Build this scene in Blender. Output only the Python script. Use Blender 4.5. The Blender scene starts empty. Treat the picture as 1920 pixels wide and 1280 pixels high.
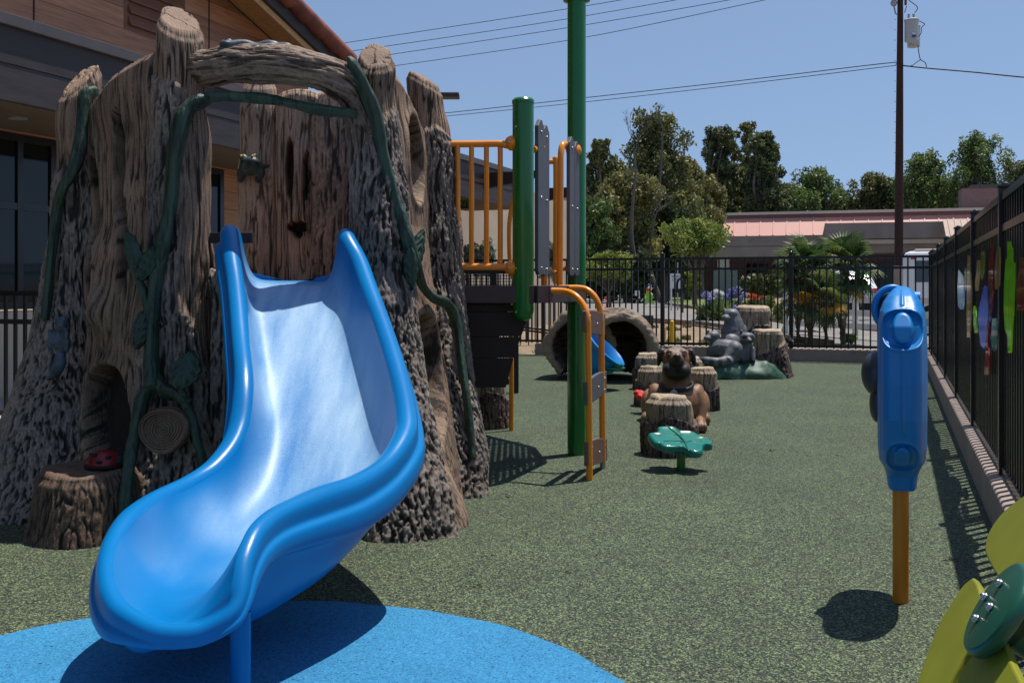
import bpy, bmesh, math, random
import numpy as np
from mathutils import Vector, Matrix
R = math.radians
random.seed(7); rng = np.random.default_rng(11)
# ------------------------------------------------------------------ camera, sky, sun, exposure
scn = bpy.context.scene
cam_d = bpy.data.cameras.new('camera'); cam = bpy.data.objects.new('camera', cam_d)
scn.collection.objects.link(cam); scn.camera = cam
CH = 0.93
cam.location = (0, 0, CH); cam.rotation_euler = (R(90), 0, 0)
cam_d.lens = 36.0; cam_d.sensor_width = 36.0; cam_d.shift_y = -102/1920
cam_d.clip_start = 0.05; cam_d.clip_end = 2000
SUNV = Vector((0.245, 0.162, 1.0)).normalized()
SEL = math.asin(SUNV.z); SAZ = math.atan2(SUNV.x, SUNV.y)
w = bpy.data.worlds.new('World'); scn.world = w; w.use_nodes = True
nt = w.node_tree; bg = nt.nodes['Background']
sky = nt.nodes.new('ShaderNodeTexSky'); sky.sky_type = 'NISHITA'; sky.sun_disc = False
sky.sun_elevation = SEL; sky.sun_rotation = SAZ
sky.air_density = 1.0; sky.dust_density = .35; sky.ozone_density = .35; sky.altitude = 50
tcw = nt.nodes.new('ShaderNodeTexCoord'); vmw = nt.nodes.new('ShaderNodeVectorMath'); vmw.operation = 'MULTIPLY_ADD'
vmw.inputs[1].default_value = (1, 1, .75); vmw.inputs[2].default_value = (0, 0, .22)      # the horizon band is lifted: clear dry air, no yellow rim
nt.links.new(tcw.outputs['Generated'], vmw.inputs[0]); vnw = nt.nodes.new('ShaderNodeVectorMath'); vnw.operation = 'NORMALIZE'
nt.links.new(vmw.outputs[0], vnw.inputs[0]); nt.links.new(vnw.outputs[0], sky.inputs[0])
nt.links.new(sky.outputs[0], bg.inputs[0]); bg.inputs[1].default_value = 0.122
sd = bpy.data.lights.new('sun', 'SUN'); sd.energy = 4.9; sd.angle = R(0.5); sd.color = (1.0, 0.95, 0.88)
so = bpy.data.objects.new('sun', sd); scn.collection.objects.link(so)
so.rotation_euler = SUNV.to_track_quat('Z', 'Y').to_euler(); so.location = (2, 3, 12)
scn.view_settings.view_transform = 'Standard'; scn.view_settings.look = 'None'
scn.view_settings.gamma = 1; scn.view_settings.exposure = 0.06; scn.view_settings.use_curve_mapping = False
# ------------------------------------------------------------------ coordinates
F = 1920.0
def W(u, v, d): return np.array(((u-960)/F*d, d, CH-(v-538)/F*d))
CT, ST = 0.9374, 0.3482                      # the plot is turned about 20 degrees to the lens
def S(s, p, z=0.0): return np.array((p*CT+s*ST, -p*ST+s*CT, z))
FANG = math.atan2(CT, ST)                    # angle of the side fence direction
# ------------------------------------------------------------------ numeric noise
def _h(ix, iy, iz, seed):
    n = (ix.astype(np.int64)*73856093) ^ (iy.astype(np.int64)*19349663) ^ (iz.astype(np.int64)*83492791) ^ (seed*2654435761)
    n = n & 0xffffffff
    n = ((n ^ (n >> 15))*2246822519) & 0xffffffff
    n = ((n ^ (n >> 13))*3266489917) & 0xffffffff
    n = n ^ (n >> 16)
    return n/4294967295.0*2-1
def vn(p, seed=0):
    p = np.asarray(p, float); i = np.floor(p); f = p-i; f = f*f*f*(f*(f*6-15)+10); i = i.astype(np.int64)
    o = 0
    for a in (0, 1):
        wx = f[..., 0] if a else 1-f[..., 0]
        for b in (0, 1):
            wy = f[..., 1] if b else 1-f[..., 1]
            for c in (0, 1):
                wz = f[..., 2] if c else 1-f[..., 2]
                o = o+wx*wy*wz*_h(i[..., 0]+a, i[..., 1]+b, i[..., 2]+c, seed)
    return o
def fbm(p, seed=0, oc=3):
    o = 0; a = 1.0; t = 0
    for k in range(oc):
        o = o+a*vn(np.asarray(p)*2**k, seed+k*7); t += a; a *= .5
    return o/t
def sst(a, b, x):
    t = np.clip((x-a)/(b-a), 0, 1); return t*t*(3-2*t)
def bark_h(p, seed=0, k=1.0):
    """height 0..1 of moulded oak bark: long upright plates with wandering grooves"""
    wv = np.stack([vn(p*np.array((11, 11, 7))*k, seed+50), vn(p*np.array((11, 11, 7))*k, seed+51), vn(p*np.array((6, 6, 8))*k, seed+52)], -1)
    q = p*np.array((92, 92, 8))*k+wv*np.array((1.4, 1.4, .35))
    n = .75*vn(q, seed+1)+.55*vn(q*np.array((1.9, 1.9, 2.2))+5, seed+2)+.25*vn(q*np.array((3.6, 3.6, 6))+5, seed+12)
    g = sst(-.62, .12, n)
    n2 = vn(p*np.array((150, 150, 60))*k+wv, seed+3)
    return np.clip(g*(.80+.22*n2)+.10*n2, 0, 1)
def wood_h(p, seed=0, k=1.0):
    wv = np.stack([vn(p*5*k, seed+60), vn(p*5*k, seed+61), p[..., 2]*0], -1)
    q = p*np.array((105, 105, 5.5))*k+wv*1.5
    n = vn(q, seed+4)*.6+.5*vn(q*2.2, seed+5)
    return np.clip(.60+.62*n-.55*(1-sst(0, .17, np.abs(vn(q*.45+9, seed+6)))), 0, 1)
def cat(P, n):
    """Catmull-Rom through rows of P, n samples, even in index"""
    P = np.asarray(P, float); m = len(P)
    E = np.vstack([2*P[0]-P[1], P, 2*P[-1]-P[-2]])
    t = np.linspace(0, m-1-1e-9, n); i = t.astype(int); f = (t-i)[:, None]
    a, b, c, d = E[i], E[i+1], E[i+2], E[i+3]
    return .5*((2*b)+(-a+c)*f+(2*a-5*b+4*c-d)*f*f+(-a+3*b-3*c+d)*f**3)
# ------------------------------------------------------------------ object helpers
COL = scn.collection
def me_from(V, Fc, attrs=None, smooth=True):
    V = np.asarray(V, float).reshape(-1, 3)
    m = bpy.data.meshes.new('mesh')
    if isinstance(Fc, np.ndarray):
        k = Fc.shape[1]
        m.vertices.add(len(V)); m.vertices.foreach_set('co', V.ravel())
        m.loops.add(Fc.size); m.loops.foreach_set('vertex_index', Fc.ravel().astype(np.int32))
        m.polygons.add(len(Fc)); m.polygons.foreach_set('loop_start', np.arange(0, Fc.size, k, dtype=np.int32))
        m.update(calc_edges=True); m.validate()
    else:
        m.from_pydata([tuple(v) for v in V], [], [tuple(f) for f in Fc]); m.update()
    if attrs:
        for a, val in attrs.items():
            val = np.asarray(val, float)
            if val.ndim == 1:
                at = m.attributes.new(a, 'FLOAT', 'POINT'); at.data.foreach_set('value', val)
            else:
                at = m.attributes.new(a, 'FLOAT_COLOR', 'POINT')
                at.data.foreach_set('color', np.hstack([val, np.ones((len(val), 1))]).ravel())
    m.polygons.foreach_set('use_smooth', [smooth]*len(m.polygons))
    return m
def ob(name, mesh, mat=None, root=None, world=True):
    """world=True: mesh is in world coordinates, also when parented to an unrotated root"""
    o = bpy.data.objects.new(name, mesh); COL.objects.link(o)
    if mesh is not None: mesh.name = name
    if mat: mesh.materials.append(mat)
    if root is not None:
        o.parent = root
        if world:
            a = Vector((0, 0, 0)); r = root
            while r is not None: a += Vector(r.location); r = r.parent
            o.location = -a
    return o
def thing(name, label, cat_, loc=(0, 0, 0), rz=0, group=None):
    o = bpy.data.objects.new(name, None); COL.objects.link(o); o.empty_display_size = .1
    o.location = tuple(loc); o.rotation_euler = (0, 0, rz); o['label'] = label; o['category'] = cat_
    if group: o['group'] = group
    return o
def tag(o, label, cat_, group=None):
    o['label'] = label; o['category'] = cat_
    if group: o['group'] = group
    return o
def kind(o, k): o['kind'] = k; return o
def dup(root, loc, rz=0, label=None, scale=None, name=None):
    r = root.copy(); COL.objects.link(r); r.location = tuple(loc); r.rotation_euler = (0, 0, rz)
    if scale: r.scale = (scale,)*3 if np.isscalar(scale) else tuple(scale)
    if label: r['label'] = label
    for ch in list(root.children):
        c = ch.copy(); COL.objects.link(c); c.parent = r
        for g in list(ch.children):
            d = g.copy(); COL.objects.link(d); d.parent = c
    return r
def gf(nr, nc, wrap=False, flip=False):
    """faces of a grid: nr rows of nc points"""
    a = np.arange(nr-1)[:, None]*nc; c = np.arange(nc if wrap else nc-1)[None, :]; c2 = (c+1) % nc
    f = np.stack([a+c, a+c2, a+nc+c2, a+nc+c], -1).reshape(-1, 4)
    return f[:, ::-1].copy() if flip else f
class MB:
    """collects simple solids into one mesh"""
    def __init__(s): s.v = []; s.f = []; s.n = 0
    def add(s, V, Fc):
        V = np.asarray(V, float).reshape(-1, 3)
        s.v.append(V); s.f += [tuple(int(i)+s.n for i in f) for f in Fc]; s.n += len(V); return s
    def box(s, c, sz, rz=0, bev=0.0, M=None):
        bm = bmesh.new(); bmesh.ops.create_cube(bm, size=1)
        for v in bm.verts: v.co = Vector((v.co.x*sz[0], v.co.y*sz[1], v.co.z*sz[2]))
        if bev > 0: bmesh.ops.bevel(bm, geom=bm.edges[:], offset=bev, segments=2, affect='EDGES', profile=.5)
        m = M if M is not None else Matrix.Rotation(rz, 4, 'Z')
        V = [tuple(Vector(c)+m.to_3x3() @ v.co) for v in bm.verts]
        bm.verts.ensure_lookup_table(); Fc = [[v.index for v in f.verts] for f in bm.faces]
        bm.free(); return s.add(V, Fc)
    def bar(s, a, b, wd, ht, up=(0, 0, 1)):
        """rectangular bar from a to b; wd across, ht along up"""
        a = Vector(a); b = Vector(b); x = (b-a); L = x.length; x.normalize(); u = Vector(up)
        y = u.cross(x)
        if y.length < 1e-5: y = Vector((0, 1, 0)).cross(x)
        y.normalize(); z = x.cross(y)
        m = Matrix((x, y, z)).transposed().to_4x4()
        return s.box((a+b)/2, (L, wd, ht), M=m)
    def tube(s, P, r, n=10, cap=True, closed=False):
        V, Fc = tubeVF(P, r, n, cap, closed); return s.add(V, Fc)
    def prism(s, poly, off, cap=True):
        """polygon of 3D points swept by the vector off"""
        P = np.asarray(poly, float); n = len(P); V = np.vstack([P, P+np.asarray(off, float)])
        Fc = [tuple(range(n))[::-1], tuple(range(n, 2*n))]+[(i, (i+1) % n, n+(i+1) % n, n+i) for i in range(n)]
        return s.add(V, Fc)
    def ball(s, c, r, n=12, m=8):
        c = np.asarray(c, float); r = np.ones(3)*r
        V = [c+r*np.array((0, 0, 1))]
        for i in range(1, m):
            ph = math.pi*i/m
            for j in range(n):
                a = 2*math.pi*j/n; V.append(c+r*np.array((math.sin(ph)*math.cos(a), math.sin(ph)*math.sin(a), math.cos(ph))))
        V.append(c-r*np.array((0, 0, 1))); L = len(V)-1
        Fc = [(0, 1+j, 1+(j+1) % n) for j in range(n)]
        for i in range(m-2):
            for j in range(n):
                a = 1+i*n+j; b = 1+i*n+(j+1) % n; Fc.append((a, a+n, b+n, b))
        Fc += [(L, 1+(m-2)*n+(j+1) % n, 1+(m-2)*n+j) for j in range(n)]
        return s.add(V, Fc)
    def lathe(s, c, prof, n=24):
        """prof: list of (r,z); closed at axis when r=0"""
        c = np.asarray(c, float); V = []
        for r, z in prof:
            for j in range(n):
                a = 2*math.pi*j/n; V.append(c+np.array((max(r, 1e-5)*math.cos(a), max(r, 1e-5)*math.sin(a), z)))
        Fc = []
        for i in range(len(prof)-1):
            for j in range(n):
                a = i*n+j; b = i*n+(j+1) % n; Fc.append((a, b, b+n, a+n))
        return s.add(V, Fc)
    def xf(s, M):
        for i, V in enumerate(s.v): s.v[i] = np.array([tuple(M @ Vector(v)) for v in V])
        return s
    def mesh(s, smooth=False):
        m = me_from(np.vstack(s.v), s.f, smooth=smooth)
        return m
    def ob(s, name, mat, root=None, world=True, smooth=False, bev=0.0, auto=False):
        m = s.mesh(smooth or auto)
        if auto: sharp(m, 35)
        o = ob(name, m, mat, root, world)
        if bev: bevel(o, bev)
        return o
def sharp(m, deg):
    bm = bmesh.new(); bm.from_mesh(m)
    for e in bm.edges:
        if len(e.link_faces) == 2 and e.calc_face_angle(0) > R(deg): e.smooth = False
    bm.to_mesh(m); bm.free()
def bevel(o, wd, seg=2):
    b = o.modifiers.new('bevel', 'BEVEL'); b.width = wd; b.segments = seg; b.limit_method = 'ANGLE'; b.angle_limit = R(40)
    return o
def tubeVF(P, r, n=10, cap=True, closed=False):
    P = np.asarray(P, float); m = len(P); r = np.ones(m)*r if np.isscalar(r) else np.asarray(r, float)
    if closed: T = np.roll(P, -1, 0)-np.roll(P, 1, 0)
    else: T = np.gradient(P, axis=0)
    T /= np.linalg.norm(T, axis=1)[:, None]+1e-12
    u = np.cross(T[0], (0, 0, 1));
    if np.linalg.norm(u) < 1e-3: u = np.array((1., 0, 0))
    u /= np.linalg.norm(u); V = []
    for i in range(m):
        u = u-T[i]*u.dot(T[i]); u /= np.linalg.norm(u); v = np.cross(T[i], u)
        a = np.linspace(0, 2*np.pi, n, endpoint=False)[:, None]
        V.append(P[i]+r[i]*(np.cos(a)*u+np.sin(a)*v))
    V = np.vstack(V); Fc = [tuple(f) for f in gf(m, n, True)]
    if closed: Fc += [((m-1)*n+j, (m-1)*n+(j+1) % n, (j+1) % n, j) for j in range(n)]
    elif cap: Fc += [tuple(range(n))[::-1], tuple((m-1)*n+j for j in range(n))]
    return V, Fc
def bake(o):
    dg = bpy.context.evaluated_depsgraph_get(); dg.update()
    m = bpy.data.meshes.new_from_object(o.evaluated_get(dg))
    return m
def blob(parts, voxel=.012, smooth=4, factor=.5, disp=None):
    """one continuous skin over ellipsoids ('e', centre, radii, rot) and limbs ('c', points, radii)"""
    b = MB()
    for p in parts:
        if p[0] == 'e':
            t = MB().ball((0, 0, 0), np.array(p[2]), 20, 14)
            M = Matrix.Translation(Vector(p[1]))
            if len(p) > 3:
                rx, ry, rz = [R(a) for a in p[3]]
                M = M @ Matrix.Rotation(rz, 4, 'Z') @ Matrix.Rotation(ry, 4, 'Y') @ Matrix.Rotation(rx, 4, 'X')
            t.xf(M); b.add(t.v[0], t.f)
        else:
            P = cat(p[1], max(6, len(p[1])*5)); rr = cat(np.array(p[2])[:, None], len(P))[:, 0]
            b.tube(P, rr, 14)
            b.ball(p[1][0], p[2][0], 14, 10); b.ball(p[1][-1], p[2][-1], 14, 10)
    o = bpy.data.objects.new('tmp', b.mesh()); COL.objects.link(o)
    r = o.modifiers.new('r', 'REMESH'); r.mode = 'VOXEL'; r.voxel_size = voxel
    s = o.modifiers.new('s', 'SMOOTH'); s.iterations = smooth; s.factor = factor
    m = bake(o); bpy.data.objects.remove(o)
    m.polygons.foreach_set('use_smooth', [True]*len(m.polygons))
    return m
def coords(m):
    a = np.empty(len(m.vertices)*3); m.vertices.foreach_get('co', a); return a.reshape(-1, 3)
def setcoords(m, V): m.vertices.foreach_set('co', np.asarray(V).ravel()); m.update()
def vcol(m, C):
    at = m.attributes.new('col', 'FLOAT_COLOR', 'POINT'); at.data.foreach_set('color', np.hstack([C, np.ones((len(C), 1))]).ravel())
def textmesh(s, size, ext=.001, align='CENTER'):
    c = bpy.data.curves.new('t', 'FONT'); c.body = s; c.size = size; c.extrude = ext; c.align_x = align; c.align_y = 'CENTER'
    o = bpy.data.objects.new('t', c); COL.objects.link(o); m = bake(o); bpy.data.objects.remove(o); return m
# ------------------------------------------------------------------ materials
def newmat(name):
    m = bpy.data.materials.new(name); m.use_nodes = True; n = m.node_tree; p = n.nodes['Principled BSDF']; return m, n, p
def N(nt_, t, **k):
    n = nt_.nodes.new(t)
    for a, b in k.items():
        if hasattr(n, a): setattr(n, a, b)
        else: n.inputs[a].default_value = b
    return n
def ramp(nt_, stops, interp='LINEAR'):
    r = nt_.nodes.new('ShaderNodeValToRGB'); r.color_ramp.interpolation = interp
    e = r.color_ramp.elements
    while len(e) < len(stops): e.new(.5)
    for i, (p, c) in enumerate(stops):
        e[i].position = p; e[i].color = (*c, 1) if len(c) == 3 else c
    return r
def texco(nt_, scale=(1, 1, 1), kind_='Object'):
    t = nt_.nodes.new('ShaderNodeTexCoord'); mp = nt_.nodes.new('ShaderNodeMapping'); mp.inputs['Scale'].default_value = scale
    nt_.links.new(t.outputs[kind_], mp.inputs[0]); return mp.outputs[0]
def mixc(nt_, f, a, b, mode='MIX'):
    m = nt_.nodes.new('ShaderNodeMix'); m.data_type = 'RGBA'; m.blend_type = mode
    for s, x in ((0, f), (6, a), (7, b)):
        if hasattr(x, 'links'): nt_.links.new(x, m.inputs[s])
        elif s == 0: m.inputs[0].default_value = x
        else: m.inputs[s].default_value = (*x, 1)
    return m.outputs[2]
def paint(name, col, rough=.45, metal=0.0, var=.12, vs=6.0, bump=0.0, bs=200.0, spec=.5, coat=0.0, dirt=None, scale=(1, 1, 1), trans=0.0, alpha=1.0, bd=.002):
    m, n, p = newmat(name); co = texco(n, scale)
    ns = N(n, 'ShaderNodeTexNoise'); ns.inputs['Scale'].default_value = vs; ns.inputs['Detail'].default_value = 5; n.links.new(co, ns.inputs[0])
    r = ramp(n, [(.3, tuple(c*(1-var) for c in col)), (.7, tuple(min(1, c*(1+var)) for c in col))]); n.links.new(ns.outputs[0], r.inputs[0])
    out = r.outputs[0]
    if dirt:
        n2 = N(n, 'ShaderNodeTexNoise'); n2.inputs['Scale'].default_value = dirt[1]; n2.inputs['Detail'].default_value = 8; n2.inputs['Roughness'].default_value = .7; n.links.new(co, n2.inputs[0])
        r2 = ramp(n, [(dirt[2], (0, 0, 0)), (dirt[2]+.15, (1, 1, 1))]); n.links.new(n2.outputs[0], r2.inputs[0])
        out = mixc(n, r2.outputs[0], out, dirt[0])
    n.links.new(out, p.inputs['Base Color'])
    rr = N(n, 'ShaderNodeMapRange'); rr.inputs['To Min'].default_value = rough*.85; rr.inputs['To Max'].default_value = min(1, rough*1.18)
    n.links.new(ns.outputs[0], rr.inputs[0]); n.links.new(rr.outputs[0], p.inputs['Roughness'])
    p.inputs['Metallic'].default_value = metal; p.inputs['Specular IOR Level'].default_value = spec
    if coat: p.inputs['Coat Weight'].default_value = coat; p.inputs['Coat Roughness'].default_value = .08
    if trans: p.inputs['Transmission Weight'].default_value = trans
    if alpha < 1: p.inputs['Alpha'].default_value = alpha
    if bump:
        nb = N(n, 'ShaderNodeTexNoise'); nb.inputs['Scale'].default_value = bs; nb.inputs['Detail'].default_value = 4; n.links.new(co, nb.inputs[0])
        b = N(n, 'ShaderNodeBump'); b.inputs['Strength'].default_value = bump; b.inputs['Distance'].default_value = bd; n.links.new(nb.outputs[0], b.inputs['Height']); n.links.new(b.outputs[0], p.inputs['Normal'])
    return m
def attr(n, name): a = n.nodes.new('ShaderNodeAttribute'); a.attribute_name = name; return a
def barkmat(name, ridge, groove, wood_l, wood_d):
    m, n, p = newmat(name); co = texco(n)
    ah = attr(n, 'h').outputs['Fac']; ab = attr(n, 'bk').outputs['Fac']
    mp = N(n, 'ShaderNodeMapping'); mp.inputs['Scale'].default_value = (90, 90, 12); n.links.new(co, mp.inputs[0])
    s1 = N(n, 'ShaderNodeTexNoise'); s1.inputs['Scale'].default_value = 1; s1.inputs['Detail'].default_value = 6; s1.inputs['Roughness'].default_value = .65; s1.inputs['Distortion'].default_value = .6; n.links.new(mp.outputs[0], s1.inputs[0])
    s2 = N(n, 'ShaderNodeTexNoise'); s2.inputs['Scale'].default_value = 3.2; s2.inputs['Detail'].default_value = 4; n.links.new(co, s2.inputs[0])
    s3 = N(n, 'ShaderNodeTexNoise'); s3.inputs['Scale'].default_value = 160; s3.inputs['Detail'].default_value = 3; n.links.new(co, s3.inputs[0])
    rb = ramp(n, [(.06, groove), (.40, tuple((a*.36+b*.64) for a, b in zip(ridge, groove))), (.78, ridge), (1, tuple(c*1.3 for c in ridge))])
    n.links.new(ah, rb.inputs[0])
    # wood: attribute height and streak noise together
    add = N(n, 'ShaderNodeMath', operation='MULTIPLY_ADD'); n.links.new(s1.outputs[0], add.inputs[0]); add.inputs[1].default_value = .9; n.links.new(ah, add.inputs[2])
    sub = N(n, 'ShaderNodeMath', operation='SUBTRACT'); n.links.new(add.outputs[0], sub.inputs[0]); sub.inputs[1].default_value = .42
    rw = ramp(n, [(.16, wood_d), (.40, tuple((a*.5+b*.5) for a, b in zip(wood_l, wood_d))), (.66, wood_l), (1, tuple(c*1.2 for c in wood_l))]); n.links.new(sub.outputs[0], rw.inputs[0])
    c = mixc(n, ab, rw.outputs[0], rb.outputs[0])
    vr = ramp(n, [(.3, (.72, .7, .7)), (.7, (1.2, 1.15, 1.1))]); n.links.new(s2.outputs[0], vr.inputs[0])
    c = mixc(n, 1.0, c, vr.outputs[0], 'MULTIPLY')
    v3 = ramp(n, [(.3, (.75, .75, .75)), (.7, (1.25, 1.25, 1.25))]); n.links.new(s3.outputs[0], v3.inputs[0])
    c = mixc(n, .8, c, v3.outputs[0], 'MULTIPLY')
    n.links.new(c, p.inputs['Base Color']); p.inputs['Roughness'].default_value = .72; p.inputs['Specular IOR Level'].default_value = .35
    hh = N(n, 'ShaderNodeMath', operation='ADD'); n.links.new(s1.outputs[0], hh.inputs[0])
    m3 = N(n, 'ShaderNodeMath', operation='MULTIPLY'); n.links.new(s3.outputs[0], m3.inputs[0]); m3.inputs[1].default_value = .35; n.links.new(m3.outputs[0], hh.inputs[1])
    b = N(n, 'ShaderNodeBump'); b.inputs['Strength'].default_value = .8; b.inputs['Distance'].default_value = .006; n.links.new(hh.outputs[0], b.inputs['Height']); n.links.new(b.outputs[0], p.inputs['Normal'])
    return m
def vcmat(name, rough=.6, bump=.3, bs=60, scale=(1, 1, 1), amt=.25):
    m, n, p = newmat(name); co = texco(n, scale); a = attr(n, 'col').outputs['Color']
    s = N(n, 'ShaderNodeTexNoise'); s.inputs['Scale'].default_value = bs; s.inputs['Detail'].default_value = 6; n.links.new(co, s.inputs[0])
    r = ramp(n, [(.3, (1-amt,)*3), (.7, (1+amt,)*3)]); n.links.new(s.outputs[0], r.inputs[0])
    n.links.new(mixc(n, 1.0, a, r.outputs[0], 'MULTIPLY'), p.inputs['Base Color']); p.inputs['Roughness'].default_value = rough
    b = N(n, 'ShaderNodeBump'); b.inputs['Strength'].default_value = bump; b.inputs['Distance'].default_value = .004; n.links.new(s.outputs[0], b.inputs['Height']); n.links.new(b.outputs[0], p.inputs['Normal'])
    return m
def leafmat(name, c1, c2, c3=None, rough=.5):
    m, n, p = newmat(name); a = attr(n, 'rnd').outputs['Fac']
    r = ramp(n, [(0, c1), (.6, c2), (1, c3 or c2)]); n.links.new(a, r.inputs[0])
    n.links.new(r.outputs[0], p.inputs['Base Color']); p.inputs['Roughness'].default_value = rough
    t = N(n, 'ShaderNodeBsdfTranslucent'); n.links.new(r.outputs[0], t.inputs[0])
    mx = N(n, 'ShaderNodeMixShader'); mx.inputs[0].default_value = .3
    n.links.new(p.outputs[0], mx.inputs[1]); n.links.new(t.outputs[0], mx.inputs[2])
    n.links.new(mx.outputs[0], n.nodes['Material Output'].inputs[0]); return m
M_ = {}
M_['bark'] = barkmat('bark', (.225, .188, .160), (.026, .020, .017), (.26, .18, .128), (.026, .018, .013))
M_['bark_back'] = barkmat('bark_back', (.34, .255, .195), (.05, .034, .026), (.44, .315, .225), (.09, .06, .042))  # lighter, warmer copy of bark: bounced light on the back walls painted in
M_['stump'] = barkmat('stump', (.15, .105, .092), (.018, .012, .012), (.34, .275, .195), (.07, .05, .036))
M_['logm'] = barkmat('log', (.22, .17, .125), (.03, .02, .015), (.30, .235, .165), (.08, .058, .04))
M_['slide'] = None
M_['vine'] = paint('vine', (.028, .062, .038), .5, var=.5, vs=18, bump=1.0, bs=50, scale=(1, 1, .22), dirt=((.005, .016, .011), 26, .50), bd=.012)
M_['vleaf'] = paint('vleaf', (.022, .055, .034), .5, var=.4, vs=20, bump=.4, bs=60)
M_['green'] = paint('green_post', (.0035, .155, .022), .25, var=.05, coat=.35, bump=.05, bs=300)
M_['orange'] = paint('orange', (.86, .27, .006), .3, var=.05, coat=.3, bump=.04, bs=300)
M_['orange_post'] = paint('orange_post', (.66, .22, .008), .4, var=.08, coat=.1, bump=.05, bs=200, dirt=((.5, .4, .3), 40, .7))
M_['brown'] = paint('brown', (.058, .034, .032), .5, var=.12, vs=20, bump=.3, bs=300)
M_['darkbrown'] = paint('darkbrown', (.032, .019, .017), .6, var=.15, vs=20, bump=.3, bs=200, spec=.3)
M_['plank_brown'] = paint('plank_brown', (.155, .085, .068), .5, var=.15, vs=30, bump=.6, bs=160, scale=(1, 1, 8))
M_['plank_grey'] = paint('plank_grey', (.095, .095, .105), .5, var=.12, vs=40, bump=.5, bs=400)
M_['black'] = paint('black_metal', (.006, .006, .007), .28, var=.1, spec=.5, bump=.03)
M_['steel'] = paint('steel', (.5, .5, .5), .3, metal=1, var=.05)
M_['galv'] = paint('galvanised', (.35, .37, .38), .5, metal=.7, var=.2, vs=30)
M_['curb'] = paint('curb', (.33, .26, .215), .9, var=.14, vs=5, bump=.5, bs=90, dirt=((.17, .13, .11), 6, .56))
M_['concrete'] = paint('concrete', (.42, .38, .34), .9, var=.1, vs=3, bump=.3, bs=90)
M_['asphalt'] = paint('asphalt', (.15, .145, .14), .9, var=.15, vs=2, bump=.3, bs=80)
M_['asphalt_path'] = paint('path', (.20, .185, .17), .95, var=.2, vs=4, bump=.4, bs=60)
M_['dirt'] = paint('dirt', (.26, .185, .115), .95, var=.35, vs=5, bump=1, bs=20, dirt=((.13, .10, .06), 14, .52), bd=.03)
M_['white'] = paint('white_paint', (.72, .72, .70), .5, var=.06, vs=8)
M_['yellow'] = paint('yellow_paint', (.80, .48, .01), .4, var=.06)
M_['red'] = paint('red_plastic', (.65, .03, .012), .35, var=.08)
M_['teal'] = paint('teal_plastic', (.004, .17, .125), .28, var=.08, coat=.3, bump=.08, bs=300)
M_['dgreen'] = paint('dark_green_plastic', (.008, .085, .05), .3, var=.08, bump=.05, bs=300)
M_['lime'] = paint('lime_plastic', (.25, .62, .02), .45, var=.05)
M_['petal'] = paint('petal', (.225, .235, .010), .5, var=.1, vs=14, bump=.05, bs=400, scale=(1, 1, 1))
M_['blue'] = paint('blue_plastic', (.002, .20, .56), .38, var=.05, bump=.12, bs=420, spec=.5, bd=.001)
M_['dome'] = paint('dome', (.035, .042, .05), .4, var=.1, bump=.1, bs=300)
M_['rubber_b'] = paint('black_rubber', (.012, .012, .012), .8, var=.2)
M_['glassy'] = paint('window_glass', (.006, .008, .010), .05, var=.05, spec=.35)
def planks(name, col, wd, axis, var=.3, gap=.04, rough=.6, off=0.0):
    """boards as rows along one axis of object space"""
    m, n, p = newmat(name); t = N(n, 'ShaderNodeTexCoord'); sp = N(n, 'ShaderNodeSeparateXYZ'); n.links.new(t.outputs['Object'], sp.inputs[0])
    d = N(n, 'ShaderNodeMath', operation='DIVIDE'); n.links.new(sp.outputs[axis], d.inputs[0]); d.inputs[1].default_value = wd
    ad = N(n, 'ShaderNodeMath', operation='ADD'); n.links.new(d.outputs[0], ad.inputs[0]); ad.inputs[1].default_value = off
    fl = N(n, 'ShaderNodeMath', operation='FLOOR'); n.links.new(ad.outputs[0], fl.inputs[0])
    fr = N(n, 'ShaderNodeMath', operation='FRACT'); n.links.new(ad.outputs[0], fr.inputs[0])
    wn = N(n, 'ShaderNodeTexWhiteNoise'); wn.noise_dimensions = '1D'; n.links.new(fl.outputs[0], wn.inputs['W'])
    r = ramp(n, [(0, tuple(c*(1-var) for c in col)), (1, tuple(c*(1+var) for c in col))]); n.links.new(wn.outputs[0], r.inputs[0])
    sc = [30, 30, 30]; 
    mp = N(n, 'ShaderNodeMapping'); mp.inputs['Scale'].default_value = (2.5, 2.5, 45); n.links.new(t.outputs['Object'], mp.inputs[0])
    s = N(n, 'ShaderNodeTexNoise'); s.inputs['Scale'].default_value = 1; s.inputs['Detail'].default_value = 6; s.inputs['Distortion'].default_value = .5; n.links.new(mp.outputs[0], s.inputs[0])
    rs = ramp(n, [(.3, (.7, .7, .7)), (.7, (1.25, 1.25, 1.25))]); n.links.new(s.outputs[0], rs.inputs[0])
    c = mixc(n, 1.0, r.outputs[0], rs.outputs[0], 'MULTIPLY')
    lt = N(n, 'ShaderNodeMath', operation='LESS_THAN'); n.links.new(fr.outputs[0], lt.inputs[0]); lt.inputs[1].default_value = gap
    c = mixc(n, lt.outputs[0], c, tuple(x*.25 for x in col)); n.links.new(c, p.inputs['Base Color']); p.inputs['Roughness'].default_value = rough
    b = N(n, 'ShaderNodeBump'); b.invert = True; b.inputs['Strength'].default_value = .5; b.inputs['Distance'].default_value = .004; n.links.new(lt.outputs[0], b.inputs['Height']); n.links.new(b.outputs[0], p.inputs['Normal'])
    return m
M_['siding'] = planks('siding', (.40, .19, .10), .2, 2, .22, .03)
M_['fascia'] = paint('fascia', (.038, .029, .030), .6, var=.3, vs=3, bump=.5, bs=20, scale=(1, 1, 8), dirt=((.03, .028, .034), 8, .6))
M_['flash'] = paint('flashing', (.085, .070, .070), .45, var=.1)
M_['soffit'] = paint('soffit', (.10, .068, .042), .8, var=.1)
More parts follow.
